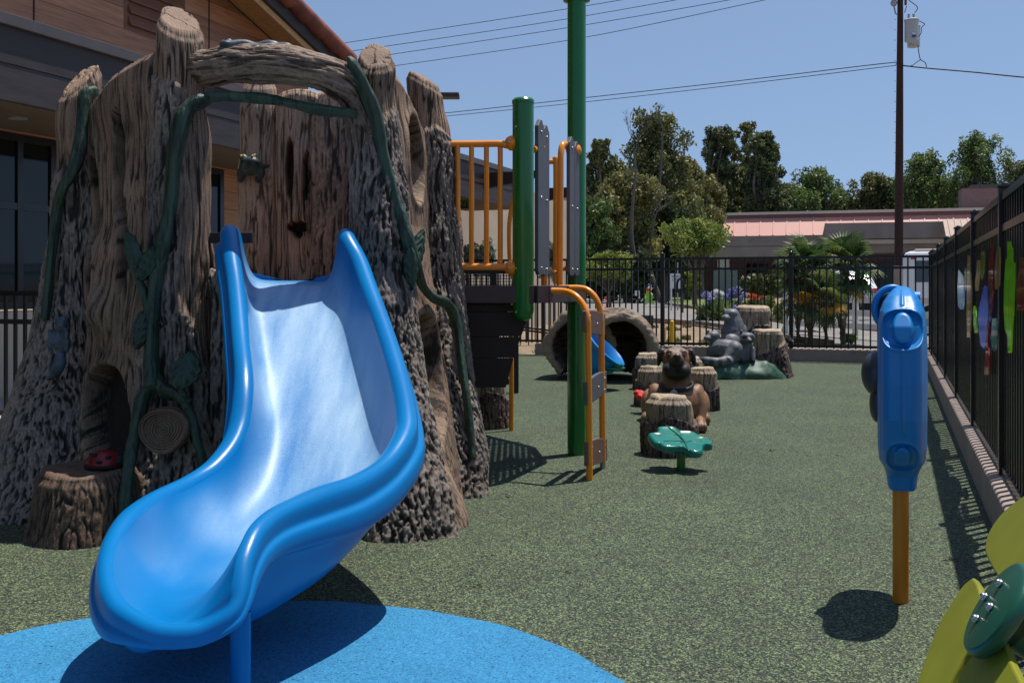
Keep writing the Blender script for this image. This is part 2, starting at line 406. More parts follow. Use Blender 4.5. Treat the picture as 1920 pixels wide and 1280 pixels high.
M_['rafter'] = paint('rafter_wood', (.55, .30, .12), .6, var=.2, vs=20, scale=(1, 1, 6))
M_['stucco'] = paint('stucco', (.50, .42, .33), .95, var=.08, vs=2, bump=.4, bs=120)
M_['tile'] = paint('roof_tile', (.24, .07, .045), .7, var=.4, vs=4, bump=.4, bs=40)
M_['pinkroof'] = paint('pink_metal', (.62, .30, .235), .55, var=.06, vs=.5)
M_['redband'] = paint('red_band', (.17, .07, .065), .6, var=.1)
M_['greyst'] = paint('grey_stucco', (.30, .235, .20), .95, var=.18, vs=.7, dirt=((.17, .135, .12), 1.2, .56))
M_['cream'] = paint('cream', (.62, .55, .46), .8, var=.08)
M_['brick'] = paint('brick', (.22, .06, .035), .9, var=.3, vs=6)
M_['polewood'] = paint('pole', (.045, .018, .013), .85, var=.35, vs=12, bump=.5, bs=30, scale=(1, 1, .1))
M_['xf'] = paint('transformer', (.42, .44, .45), .4, var=.05)
M_['wire'] = paint('wire', (.012, .012, .014), .6)
M_['carwhite'] = paint('car_white', (.78, .79, .80), .25, var=.02, coat=.6)
M_['carglass'] = paint('car_glass', (.015, .018, .02), .05, var=.05, spec=.9)
M_['tail'] = paint('tail_light', (.45, .01, .01), .2, coat=.6)
M_['trunkm'] = paint('tree_bark', (.13, .10, .075), .9, var=.4, vs=8, bump=.8, bs=30, scale=(1, 1, .25))
M_['deadwood'] = paint('dead_wood', (.13, .11, .095), .9, var=.2, vs=8)
M_['grass'] = leafmat('grass', (.05, .10, .015), (.12, .19, .03), (.22, .25, .06))
# ------------------------------------------------------------------ ground
def rubbermat(name, cols, scale=120):
    m, n, p = newmat(name); co = texco(n)
    v = N(n, 'ShaderNodeTexVoronoi'); v.inputs['Scale'].default_value = scale
    ws = N(n, 'ShaderNodeTexNoise'); ws.inputs['Scale'].default_value = 60; n.links.new(co, ws.inputs[0])
    va = N(n, 'ShaderNodeVectorMath', operation='MULTIPLY_ADD'); n.links.new(ws.outputs[1], va.inputs[0]); va.inputs[1].default_value = (.02, .02, .02); n.links.new(co, va.inputs[2])
    n.links.new(va.outputs[0], v.inputs[0])
    sp = N(n, 'ShaderNodeSeparateColor'); n.links.new(v.outputs['Color'], sp.inputs[0])
    r = ramp(n, cols, 'CONSTANT'); n.links.new(sp.outputs[0], r.inputs[0])
    n2 = N(n, 'ShaderNodeTexNoise'); n2.inputs['Scale'].default_value = 1.3; n2.inputs['Detail'].default_value = 7; n2.inputs['Roughness'].default_value = .6; n.links.new(co, n2.inputs[0])
    r2 = ramp(n, [(.3, (.84, .84, .84)), (.7, (1.14, 1.13, 1.1))]); n.links.new(n2.outputs[0], r2.inputs[0])
    n.links.new(mixc(n, 1.0, r.outputs[0], r2.outputs[0], 'MULTIPLY'), p.inputs['Base Color'])
    p.inputs['Roughness'].default_value = .85; p.inputs['Specular IOR Level'].default_value = .3
    b = N(n, 'ShaderNodeBump'); b.inputs['Strength'].default_value = .6; b.inputs['Distance'].default_value = .002
    n.links.new(sp.outputs[1], b.inputs['Height']); n.links.new(b.outputs[0], p.inputs['Normal'])
    return m
M_['rubber'] = rubbermat('rubber_green', [(0, (.010, .015, .013)), (.25, (.036, .050, .036)), (.48, (.074, .096, .055)), (.68, (.185, .245, .115)), (.87, (.058, .056, .060))], 250)
M_['rubber_blue'] = rubbermat('rubber_blue', [(0, (.02, .16, .33)), (.25, (.035, .22, .43)), (.55, (.045, .26, .49)), (.8, (.03, .19, .38)), (.985, (.02, .03, .05))], 230)
def flat(name, pts, z, mat, kd='structure', th=0.0):
    b = MB(); P = [(x, y, z) for x, y in pts]
    if th: b.prism(P, (0, 0, -th))
    else: b.add(P, [tuple(range(len(P)))])
    o = b.ob(name, mat); o['kind'] = kd; return o
CS, CP = 13.34, .435                                          # corner of the two fences
a = S(CS+.05, .40); b_ = S(-3, .40); c_ = S(CS+.05, -14); d_ = S(-3, -14)
flat('playground_surface', [a[:2], c_[:2], d_[:2], b_[:2]][::-1], 0.0, M_['rubber'])
cc = []
for i in range(160):
    an = 2*math.pi*i/160; rr = .985+.004*math.sin(an*9)+.003*math.sin(an*23)
    cc.append((-.652+rr*math.cos(an), 2.04+rr*math.sin(an)))
flat('blue_circle', cc, .004, M_['rubber_blue'])
def H(y): return .12*sst(14.5, 24, y)-.03*(1-sst(13.8, 14.4, y))
ys = np.concatenate([[-300, -60, -20, 0, 8], np.arange(13, 28, .3), [30, 35, 45, 60, 90, 140, 250, 500, 1200]])
xs = np.concatenate([[-1200, -400, -120, -50, -20], np.arange(-10, 26, 2), [40, 90, 200, 500, 1200]])
X_, Y_ = np.meshgrid(xs, ys); Z_ = H(Y_)+.0*X_
o = ob('ground', me_from(np.stack([X_, Y_, Z_], -1), gf(len(ys), len(xs))), M_['dirt']); o['kind'] = 'structure'
def T(u, v, up=0.0):
    lo, hi = 5., 400.
    for _ in range(60):
        y = (lo+hi)/2
        if CH-(v-538)/F*y > H(np.array(y)): lo = y
        else: hi = y
    return np.array(((u-960)/F*y, y, float(H(np.array(y)))+up))
def sheet(name, top, bot, mat, up, kd='structure', nr=12, nc=40):
    """ground sheet between two edges (given as they are seen), laid on the slope"""
    t = cat(np.array(top, float), nc); b = cat(np.array(bot, float), nc); V = []
    A = np.array([T(u, v) for u, v in t]); B = np.array([T(u, v) for u, v in b])
    for i in range(nr):
        f = i/(nr-1); P = A*(1-f)+B*f; P[:, 2] = H(P[:, 1])+up; V.append(P)
    o = ob(name, me_from(np.vstack(V), gf(nr, nc, flip=True)), mat); o['kind'] = kd; return o
sheet('path', [(900, 556), (1100, 556), (1250, 577), (1400, 596), (1500, 613), (1700, 630), (1900, 650)], [(900, 600), (1100, 600), (1250, 606), (1400, 626), (1500, 642), (1700, 672), (1900, 700)], M_['asphalt_path'], .03)
flat('road', [(-60, 42), (8.5, 42), (12, 56), (60, 56), (60, 110), (-60, 110)], .135, M_['asphalt'])
sheet('parking_lot', [(1480, 560), (1600, 556), (1900, 556), (2300, 556)], [(1480, 606), (1600, 617), (1900, 645), (2300, 690)], M_['asphalt'], .045)
# curbs
def curbseg(name, label, s0, p0, s1, p1, s2, p2, s3, p3):
    b = MB(); P = [S(s0, p0), S(s1, p1), S(s2, p2), S(s3, p3)]
    b.prism([(q[0], q[1], -.02) for q in P], (0, 0, .178)); o = b.ob(name, M_['curb']); bevel(o, .012, 3)
    return o
tag(curbseg('curb', '', 1.0, .365, CS+.22, .365, CS+.22, .62, 1.0, .62), 'tan block curb running under the tall fence on the right', 'curb')
tag(curbseg('curb', '', CS-.06, .362, CS+.22, .362, CS+.22, -4.6, CS-.06, -4.6), 'tan concrete curb under the far fence behind the raccoons', 'curb')
# joints on the side curb are real grooves: thin dark mortar strips
# ------------------------------------------------------------------ fences
def picketbay(A, Bp, z0, z1, rails, name, root, pw=.016, sp=.084, post=None, rw=.03):
    """one bay of welded fence between posts at A and Bp"""
    A = np.asarray(A); Bp = np.asarray(Bp); L = np.linalg.norm((Bp-A)[:2]); d = (Bp-A)/L; ang = math.atan2(d[1], d[0]); b = MB()
    n = max(1, int(round((L)/sp)))
    for i in range(1, n):
        c = A+d*(L*i/n); b.box((c[0], c[1], (z0+z1)/2), (pw, pw, z1-z0-.004), rz=ang)
    for z in rails:
        c = (A+Bp)/2; b.box((c[0], c[1], z), (L-.046, rw, rw), rz=ang)
    return b.ob(name, M_['black'], root)
def post(P, h, root, z0=0.0, w=.05, cap=True, base=False, ang=0.0):
    b = MB(); b.box((P[0], P[1], z0+h/2), (w, w, h), rz=ang, bev=.002)
    if cap: b.box((P[0], P[1], z0+h+.006), (w+.012, w+.012, .012), rz=ang, bev=.002); b.ball((P[0], P[1], z0+h+.012), (.018, .018, .014), 10, 6)
    if base: b.box((P[0], P[1], z0+.005), (w+.07, w+.07, .01), rz=ang)
    return b.ob('post', M_['black'], root)
ZC = .158
side = thing('picket_fence', 'tall black metal fence with coloured acrylic cutouts running along the right', 'fence', S(7, CP, ZC))
ps = [CS]+[(y+.151)/CT for y in (11.67, 10.18, 8.69, 7.2, 5.71, 4.22, 2.73, 1.24)]
for s in ps: post(S(s, CP), 1.18, side, ZC, ang=FANG)
for s0, s1 in zip(ps[:-1], ps[1:]):
    picketbay(S(s0, CP), S(s1, CP), ZC+.012, 1.30, [1.30, 1.17, .182], 'fence_panel', side, pw=.017)
# dark band fixed outside between the upper rails
b = MB(); A = S(1.3, CP+.03); B = S(CS, CP+.03); c = (A+B)/2
b.box((c[0], c[1], 1.228), (np.linalg.norm(B-A), .006, .105), rz=FANG); b.ob('privacy_band', paint('band', (.03, .012, .01), .5), side)
rear = thing('picket_fence', 'black metal picket fence along the far edge behind the tunnel and raccoons', 'fence', S(CS, -2, ZC))
ts = [0, 1.633, 3.274, 4.93, 6.6, 8.25]
for t in ts[1:]: 
    if t < 4.5: post(S(CS, CP-t), 1.2, rear, ZC, ang=FANG)
    else: post(S(CS, CP-t), 1.36, rear, 0, ang=FANG)
for t0, t1 in zip(ts[:-1], ts[1:]):
    picketbay(S(CS, CP-t0), S(CS, CP-t1), .16, 1.31, [1.30, 1.165, .19], 'fence_panel', rear, pw=.018)
# latch plate on the middle post
P = S(CS-.03, CP-1.633, .27); b = MB(); b.box(P, (.05, .02, .03), rz=.3); b.tube([P+np.array((-.02, 0, .06)), P, P+np.array((.03, -.01, -.03))], .009, 8); b.ob('latch', M_['galv'], rear)
# handrail fence beyond, seen under the deck
st = thing('stair_railing', 'black sloping stair railing beyond the far fence under the deck', 'railing', (0.3, 16.5, 0))
b = MB()
for k in range(2):
    y = 16.2+k*1.1; A = np.array((.0, y, 1.02)); B = np.array((1.7, y, .35))
    b.bar(A, B, .035, .035); b.bar(A-np.array((0, 0, .75)), B-np.array((0, 0, .28)), .03, .03)
    for i in range(14):
        q = A+(B-A)*i/13; zz = q[2]; b.box((q[0], q[1], zz/2-.02), (.018, .018, zz))
b.ob('railing', M_['black'], st)
lf = thing('picket_fence', 'low black fence in front of the glass doors left of the treehouse', 'fence', (-3.2, 6.75, 0))
Q = np.array((-2.6, 6.55, 0)); D = np.array((-CT, ST, 0))
for t in (0, 1.75, 3.5): post(Q+D*t, .88, lf, 0, ang=FANG)
for t in (0, 1.75): picketbay(Q+D*t, Q+D*(t+1.75), .06, .89, [.888, .70, .09], 'fence_panel', lf, sp=.082, pw=.019, rw=.032)
flat('walkway', [S(CS-2, -4.9)[:2], S(CS-2, -7.2)[:2], S(0, -7.2)[:2], S(0, -4.5)[:2]][::-1], .006, M_['concrete'])
# ------------------------------------------------------------------ treehouse
tree_h = thing('treehouse', 'big moulded tree stump playhouse with log arch, vines and carved animals', 'playhouse', (-1.0, 4.6, 0))
def bmask(p, zcut, amp, seed):
    return sst(-.012, .012, zcut+amp*vn(p*np.array((7, 7, 4)), seed)+.35*amp*vn(p*30, seed+1)-p[..., 2])
def sweep(name, pts, mat, root, zt, nth=300, nz=360, tilt=(0, 0), flare=0.0, lobes=(5, .15), seed=1, mask=None, bamp=.016, wamp=.007, z0=-.01, capr=.012, squash=1.0, ang=0.0, dk=1.0, cracks=True, topx=1.0):
    """trunk: pts rows (x,y,z,r); displaced upright skin with a cut top"""
    P = np.array(pts, float); c = cat(P, 200); z = c[:, 2]
    th = np.linspace(0, 2*np.pi, nth, endpoint=False); ss = np.linspace(0, 1, nz)
    ca, sa = np.cos(th), np.sin(th)
    rt = P[-1, 3]; ztop = zt+rt*(tilt[0]*ca+tilt[1]*sa)
    Zs = z0+ss[:, None]*(ztop-z0)[None, :]
    cx = np.interp(Zs, z, c[:, 0]); cy = np.interp(Zs, z, c[:, 1]); r = np.interp(Zs, z, c[:, 3])
    k, am = lobes
    lob = am*(np.cos(k*th+seed)+.5*np.cos((k+3)*th+2*seed))[None, :]*np.exp(-Zs/.45)+.04*np.cos(3*th+seed*2)[None, :]
    r = r*(1+lob+flare*np.exp(-Zs/.22))
    ux, uy = np.cos(th-ang), np.sin(th-ang)
    def pos(r): 
        ex = r*np.cos(th)[None, :]; ey = r*np.sin(th)[None, :]*squash
        return np.stack([cx+ex*math.cos(ang)-ey*math.sin(ang), cy+ex*math.sin(ang)+ey*math.cos(ang), Zs], -1)
    p0 = pos(r)
    bk = mask(p0, th[None, :]+0*Zs) if mask is not None else np.ones_like(Zs)
    hb = bark_h(p0, seed, dk); hw = wood_h(p0, seed, dk)
    disp = bk*(hb*bamp+.006)+(1-bk)*(hw*wamp-.006)+.014*vn(p0*6, seed+9)
    edge = sst(0, 1, (ztop[None, :]-Zs)/.03); disp = disp-(1-edge)*capr
    V = pos(r+disp); h = bk*hb+(1-bk)*hw
    rows = [V.reshape(-1, 3)]; hs = [h.ravel()]; bs = [bk.ravel()]
    top = V[-1]; cen = top.mean(0)
    nr = 16
    for i in range(1, nr+1):
        f = 1-i/nr if i < nr else .02
        q = cen+(top-cen)*f
        if cracks: cr = sst(0, .20, np.abs(vn(q*np.array((24, 24, 24)), seed+30)+.3*vn(q*60, seed+31)))
        else: cr = sst(0, .3, np.abs(np.sin(f*28+2*vn(q*9, seed))))*.6+.4
        q = q+np.array((0, 0, 1))*((cr-.5)*.01+.008*math.sin(min(1, i/3)*math.pi/2)+.006*vn(q*14, seed+8)[:, None])[:, :] if False else q+np.stack([0*cr, 0*cr, (cr-.5)*.020+.008+.010*vn(q*14, seed+8)], -1)
        rows.append(q); hs.append(.1+1.1*cr); bs.append(np.zeros(nth))
    V = np.vstack(rows); Fc = gf(nz+nr, nth, True)
    m = me_from(V, Fc, {'h': np.concatenate(hs), 'bk': np.concatenate(bs)})
    return ob(name, m, mat, root)
def shell(name, front, back, mat, root, seed=1, pits=(), mask=None, bamp=.014, wamp=.008, thick=.09, nu=200, nz=300, ztop=None, z0=-.01, bulge=.0, knobs=(), dk=1.0):
    """wall of moulded wood: front(z)->left edge xy, back(z)->right edge xy, seen from outside"""
    t = np.linspace(0, 1, nu); ss = np.linspace(0, 1, nz)
    zt = ztop(t); Z = z0+ss[:, None]*(zt-z0)[None, :]; Tt = t[None, :]+0*Z
    A = front(Z); B = back(Z)
    x = A[0]*(1-Tt)+B[0]*Tt; y = A[1]*(1-Tt)+B[1]*Tt
    dx = B[0]-A[0]; dy = B[1]-A[1]; L = np.hypot(dx, dy); nx, ny = dy/L, -dx/L
    p0 = np.stack([x, y, Z], -1)
    bk = mask(p0, Tt) if mask is not None else np.zeros_like(Z)
    hb = bark_h(p0, seed, dk); hw = wood_h(p0, seed, dk)
    d = bk*(hb*bamp+.006)+(1-bk)*(hw*wamp)+.022*vn(p0*4, seed+9)+bulge*np.sin(np.pi*Tt)**.7
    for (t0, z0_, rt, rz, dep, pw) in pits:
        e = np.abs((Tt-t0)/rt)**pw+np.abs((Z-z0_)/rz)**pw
        d = d-dep*sst(1.12, .70, e)+.008*np.exp(-((e-1.25)/.3)**2); hw = hw*(1-.93*sst(1.1, .6, e))  # shade of the recess painted in: wood tone darkened inside each pit
    for (t0, z0_, rt, rz, am) in knobs:
        e = ((Tt-t0)/rt)**2+((Z-z0_)/rz)**2; d = d+am*np.exp(-e*1.5)
    edge = sst(0, .035, zt[None, :]-Z); d = d-(1-edge)*.02
    V = p0+np.stack([nx*d, ny*d, 0*d], -1)
    h = bk*hb+(1-bk)*hw
    # back face
    Vb = p0-np.stack([nx*thick, ny*thick, 0*d], -1); Vb = Vb[:, ::-1]; hwb = hw[:, ::-1]
    loop = np.concatenate([V, Vb], 1); hl = np.concatenate([h, hwb], 1); bl = np.concatenate([bk, 0*bk], 1)
    rows = [loop.reshape(-1, 3)]; hs = [hl.ravel()]; bs = [bl.ravel()]
    top = loop[-1]; n2 = 2*nu; mid = (top+top[::-1])/2
    for f in (.6, .25, .03):
        q = mid+(top-mid)*f; q = q+np.array((0, 0, .012*(1-f))); rows.append(q); hs.append(.3+.7*wood_h(q, seed)); bs.append(np.zeros(n2))
    m = me_from(np.vstack(rows), gf(nz+3, n2, True), {'h': np.concatenate(hs), 'bk': np.concatenate(bs)})
    return ob(name, m, mat, root)
def px(u, d): return (u-960)/F*d
def ti(*rows):
    """trunk centre rows (u, z, depth, r) -> (x,y,z,r)"""
    return [(px(u, d), d, z, r) for u, z, d, r in rows]
bk = M_['bark']
# front left pillar
sweep('pillar', ti((322, 0, 4.05, .215), (330, .25, 4.10, .175), (336, .6, 4.12, .145), (340, 1.0, 4.12, .122), (340, 1.5, 4.12, .102), (338, 1.97, 4.12, .092)), bk, tree_h, 1.99, tilt=(-.45, .62), flare=.1, lobes=(4, .12), seed=3,
      mask=lambda p, th: sst(-.02, .02, (1.74+.05*vn(p*9, 5)-p[..., 2]))*sst(.0, .03, (.045+.02*vn(p*8, 6)+np.clip(.9-p[..., 2], 0, 1)*.35-(p[..., 0]+1.335))))
# far left trunk
sweep('trunk', ti((88, 0, 4.28, .235), (100, .30, 4.38, .205), (124, .55, 4.45, .182), (142, .95, 4.5, .118), (150, 1.4, 4.5, .098), (150, 1.83, 4.5, .085)), bk, tree_h, 1.83, tilt=(.5, .7), flare=.04, lobes=(4, .06), seed=8, nth=480, nz=340,
      mask=lambda p, th: sst(-.02, .02, 1.42+.03*vn(p*9, 5)-p[..., 2]))
# front right pillar
sweep('pillar', ti((762, 0, 3.92, .165), (755, .25, 3.97, .14), (735, .6, 4.06, .125), (718, 1.0, 4.13, .118), (706, 1.4, 4.18, .098), (702, 1.86, 4.2, .083)), bk, tree_h, 1.865, tilt=(-.05, .7), flare=.12, lobes=(4, .12), seed=14,
      mask=lambda p, th: sst(-.02, .02, 1.58+.04*vn(p*9, 15)+1.2*np.clip((-.53-p[..., 0])*-1, -.3, .05)-p[..., 2]))
# right rear trunk
sweep('trunk', ti((838, 0, 4.66, .175), (842, .3, 4.74, .15), (826, .7, 4.9, .125), (818, 1.1, 4.98, .112), (811, 1.5, 5.0, .1), (797, 1.93, 5.0, .088)), bk, tree_h, 1.93, tilt=(-.5, .15), flare=.08, lobes=(4, .1), seed=21,
      mask=lambda p, th: sst(-.02, .02, 1.66+.05*vn(p*9, 15)-p[..., 2]))
# wall between far left trunk and front left pillar
def ln(*rows):
    a = np.array(rows); return lambda Z: (np.interp(Z, a[:, 0], a[:, 1]), np.interp(Z, a[:, 0], a[:, 2]))
ztl = lambda t: np.interp(t, [0, .12, .45, .75, 1], [1.70, 1.71, 1.80, 1.86, 1.90])
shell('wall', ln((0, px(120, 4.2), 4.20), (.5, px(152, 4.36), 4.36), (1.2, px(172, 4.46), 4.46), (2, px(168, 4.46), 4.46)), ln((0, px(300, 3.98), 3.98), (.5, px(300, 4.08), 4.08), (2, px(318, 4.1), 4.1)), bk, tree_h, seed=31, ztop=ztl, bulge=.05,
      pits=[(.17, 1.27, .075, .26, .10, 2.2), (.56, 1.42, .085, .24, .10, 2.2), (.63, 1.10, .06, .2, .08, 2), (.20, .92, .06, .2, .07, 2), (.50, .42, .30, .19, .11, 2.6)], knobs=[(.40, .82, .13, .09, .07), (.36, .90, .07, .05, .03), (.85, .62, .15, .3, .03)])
# wall with the window between front right pillar and rear trunk
ztr = lambda t: np.interp(t, [0, .25, .6, .9, 1], [1.84, 1.83, 1.76, 1.70, 1.62])
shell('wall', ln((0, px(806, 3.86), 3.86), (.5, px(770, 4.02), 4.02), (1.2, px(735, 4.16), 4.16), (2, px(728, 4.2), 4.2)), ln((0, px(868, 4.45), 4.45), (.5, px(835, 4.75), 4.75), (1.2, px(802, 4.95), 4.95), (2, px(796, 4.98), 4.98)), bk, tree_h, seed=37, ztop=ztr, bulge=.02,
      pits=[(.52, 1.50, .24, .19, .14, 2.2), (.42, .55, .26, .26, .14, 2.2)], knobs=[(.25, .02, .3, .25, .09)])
# low front walls under the deck, behind the slide
shell('wall', ln((0, px(400, 4.0), 4.02), (2, px(385, 4.1), 4.12)), ln((0, px(720, 3.98), 3.98), (2, px(695, 4.14), 4.14)), bk, tree_h, seed=41, ztop=lambda t: np.interp(t, [0, .09, .13, .9, 1], [1.0, .98, .86, .86, .9]), mask=lambda p, t: np.ones_like(t), bulge=.02)
# back walls seen through the arch
bb = M_['bark_back']
sweep('trunk', ti((490, 0, 5.5, .13), (488, 1.0, 5.5, .112), (488, 2.0, 5.5, .10)), bb, tree_h, 2.02, seed=51, mask=lambda p, th: sst(-.02, .02, 1.2+.05*vn(p*7, 5)-p[..., 2])*0.0, tilt=(0, .2), nth=120, nz=200)
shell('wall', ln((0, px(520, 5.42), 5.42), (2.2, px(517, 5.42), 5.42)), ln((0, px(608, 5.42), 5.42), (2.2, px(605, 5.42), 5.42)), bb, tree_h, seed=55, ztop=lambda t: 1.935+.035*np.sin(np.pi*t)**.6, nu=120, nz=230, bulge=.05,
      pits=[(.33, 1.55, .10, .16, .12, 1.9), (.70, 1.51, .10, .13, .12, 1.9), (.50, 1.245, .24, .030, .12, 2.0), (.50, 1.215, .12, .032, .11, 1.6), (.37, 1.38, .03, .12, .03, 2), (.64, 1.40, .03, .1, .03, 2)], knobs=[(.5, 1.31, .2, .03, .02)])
sweep('trunk', ti((632, 0, 5.46, .155), (632, 1.0, 5.46, .14), (632, 2.0, 5.46, .132)), bb, tree_h, 1.97, seed=58, mask=lambda p, th: sst(-.02, .02, 1.84+.02*vn(p*7, 5)-p[..., 2]), tilt=(.2, .2), nth=150, nz=200, squash=.8)
sweep('trunk', ti((715, 0, 5.42, .16), (715, 1.9, 5.42, .15)), bb, tree_h, 1.9, seed=59, tilt=(.1, .1), nth=90, nz=120)
# deck and small fittings
b = MB(); P = [(-1.24, 4.13), (-.52, 4.13), (-.36, 5.0), (-.45, 5.38), (-1.42, 5.42), (-1.5, 5.0)]
b.prism([(x, y, .905) for x, y in P], (0, 0, .045)); o = b.ob('deck', M_['plank_brown'], tree_h); bevel(o, .006)
for c_, z_ in (((px(432, 4.1), 4.115, 1.127), (.17, .02, .042)), ((px(402, 4.1), 4.09, .925), (.06, .03, .075)), ((px(662, 4.1), 4.13, 1.12), (.10, .02, .04))):
    b = MB(); b.box(c_, z_, bev=.002); b.ob('bracket', M_['darkbrown'], tree_h)
# ------------------------------------------------------------------ arch log with the right elbow
def logtube(name, rows, mat, seed, root, nth=150, ns=520, bamp=.014, attr_b=.45, k=1.0):
    P = cat(np.array(rows, float), ns); C = P[:, :3]; r = P[:, 3]
    T_ = np.gradient(C, axis=0); T_ /= np.linalg.norm(T_, axis=1)[:, None]; u = np.cross(T_[0], (0, 0, 1)); u /= np.linalg.norm(u)
    th = np.linspace(0, 2*np.pi, nth, endpoint=False); L = np.concatenate([[0], np.cumsum(np.linalg.norm(np.diff(C, axis=0), axis=1))])
    q = np.stack([np.cos(th)[None, :]*.075+0*L[:, None], np.sin(th)[None, :]*.075+0*L[:, None], L[:, None]+0*th[None, :]], -1)
    h = wood_h(q, seed, k)*.35+.65*bark_h(q, seed+3, .8)
    disp = h*bamp+.010*vn(q*9, seed+5); V = []
    for i in range(ns):
        u = u-T_[i]*u.dot(T_[i]); u /= np.linalg.norm(u); v = np.cross(T_[i], u)
        rr = (r[i]+disp[i])[:, None]
        V.append(C[i]+rr*(np.cos(th)[:, None]*u+np.sin(th)[:, None]*v))
    V = np.vstack(V); hh = h.ravel()
    return ob(name, me_from(V, gf(ns, nth, True), {'h': hh, 'bk': np.full(len(V), attr_b)}), mat, root)
def wr(u, v, d, r): return (*W(u, v, d), r)
logtube('arch_log', [wr(345, 130, 4.12, .062), wr(385, 127, 4.1, .066), wr(440, 122, 4.06, .066), wr(510, 122, 4.04, .065), wr(575, 130, 4.04, .066), wr(630, 146, 4.08, .066), wr(668, 178, 4.13, .062), wr(688, 240, 4.18, .07), wr(694, 330, 4.18, .075)], bk, 71, tree_h)
vn_ = M_['vine']
def vine(rows, seed, root=tree_h):
    P = cat(np.array(rows, float), 160); r = P[:, 3]*(1+.10*np.array([math.sin(i*.13+seed) for i in range(160)])+.06*vn(np.stack([np.arange(160)*.2, np.full(160, seed*3.), np.zeros(160)], -1), 5))
    n = 20; V, Fc = tubeVF(P[:, :3], r, n); th = np.tile(np.linspace(0, 2*np.pi, n, endpoint=False), 160); ii = np.repeat(np.arange(160), n)
    rad = V-np.repeat(P[:, :3], n, 0); V = V+rad*(.13*np.cos(3*th+ii*.05+.8*np.sin(ii*.06))+.07*np.cos(7*th-ii*.04))[:, None]
    return ob('vine', me_from(V, Fc), vn_, root)
vine([wr(392, 186, 4.02, .016), wr(372, 190, 3.98, .03), wr(352, 206, 3.97, .034), wr(338, 240, 3.96, .031), wr(327, 300, 3.96, .029), wr(321, 380, 3.96, .026), wr(308, 450, 3.96, .025), wr(293, 520, 3.97, .026), wr(286, 600, 3.93, .026), wr(283, 680, 3.9, .027), wr(286, 725, 3.88, .03)], 1)
vine([wr(290, 715, 3.89, .026), wr(268, 745, 3.88, .024), wr(255, 800, 3.84, .022), wr(245, 860, 3.8, .022), wr(236, 920, 3.76, .022), wr(230, 985, 3.72, .024)], 2)
vine([wr(285, 700, 3.9, .024), wr(305, 728, 3.885, .026), wr(335, 742, 3.87, .022), wr(356, 775, 3.87, .019), wr(368, 820, 3.86, .017), wr(380, 870, 3.84, .018), wr(392, 960, 3.8, .02)], 3)
vine([wr(360, 195, 4.0, .026), wr(395, 182, 4.02, .021), wr(450, 182, 4.04, .02), wr(520, 190, 4.05, .02), wr(600, 205, 4.06, .021), wr(668, 213, 4.09, .02)], 4)
vine([wr(653, 108, 4.04, .012), wr(662, 122, 4.04, .022), wr(683, 165, 4.06, .026), wr(704, 215, 4.07, .026), wr(718, 285, 4.08, .025), wr(735, 350, 4.08, .024), wr(752, 405, 4.06, .024), wr(766, 450, 4.04, .023), wr(778, 490, 4.06, .02), wr(792, 535, 4.2, .02), wr(812, 557, 4.42, .02), wr(838, 570, 4.62, .022), wr(855, 605, 4.7, .021), wr(864, 670, 4.68, .02), wr(876, 750, 4.62, .019), wr(884, 830, 4.58, .018), wr(886, 860, 4.56, .015)], 5)
vine([wr(180, 172, 4.42, .022), wr(162, 178, 4.38, .026), wr(156, 215, 4.36, .026), wr(152, 270, 4.34, .026), wr(138, 320, 4.32, .025), wr(118, 355, 4.33, .022), wr(106, 400, 4.36, .02), wr(98, 460, 4.36, .02), wr(92, 530, 4.34, .019), wr(85, 600, 4.32, .018)], 6)
vine([wr(250, 440, 3.99, .008), wr(246, 480, 3.97, .014), wr(258, 520, 3.96, .016), wr(272, 560, 3.95, .016), wr(284, 600, 3.93, .016)], 7)
vine([wr(355, 752, 3.87, .012), wr(340, 730, 3.85, .012), wr(338, 705, 3.84, .008)], 8)
def relief_leaf(base, tip, wd, out, root=tree_h, seed=0):
    """serrated leaf with a raised midrib, lying on the bark"""
    base = np.asarray(base, float); tip = np.asarray(tip, float); ax = tip-base; L = np.linalg.norm(ax); ax /= L
    out = np.asarray(out, float); out /= np.linalg.norm(out); sd_ = np.cross(ax, out); V = []; n = 26; m_ = 11
    for i in range(n):
        f = i/(n-1); wv = wd*math.sin(math.pi*min(1, f*1.02))**.75*(1-.28*f)*(1+.24*abs(math.sin(f*14)))+.001
        for j in range(m_):
            t = -1+2*j/(m_-1); hgt = .016*(1-t*t)+.011*abs(math.sin(f*14+abs(t)*4))*(1-.5*abs(t))-.007*math.exp(-(t/.12)**2)
            V.append(base+ax*(f*L-abs(t)*.12*L*(1-f))+sd_*(t*wv)+out*hgt)
    F1 = gf(n, m_); Vb = np.array(V)-out*.02; V = np.vstack([V, Vb]); F2 = gf(n, m_, flip=True)+n*m_
    bd_ = [j for j in range(m_)]+[i*m_+m_-1 for i in range(1, n)]+[(n-1)*m_+j for j in range(m_-2, -1, -1)]+[i*m_ for i in range(n-2, 0, -1)]
    K = n*m_; ed = [(bd_[i], bd_[(i+1) % len(bd_)], bd_[(i+1) % len(bd_)]+K, bd_[i]+K) for i in range(len(bd_))]
    Fc = [tuple(f) for f in F1]+[tuple(f) for f in F2]+ed
    return ob('leaf', me_from(V, Fc), M_['vleaf'], root)
o3 = (0, -1, .15)
relief_leaf(W(336, 722, 3.84), W(362, 656, 3.90), .058, o3)
relief_leaf(W(262, 520, 3.95), W(290, 462, 3.94), .036, o3)
relief_leaf(W(258, 500, 3.95), W(238, 432, 3.98), .03, o3)
relief_leaf(W(268, 590, 3.93), W(258, 655, 3.9), .032, o3)
relief_leaf(W(776, 500, 4.1), W(792, 430, 4.16), .03, (.6, -.8, .1))
relief_leaf(W(770, 470, 4.02), W(772, 545, 4.04), .03, (.3, -.9, .1))
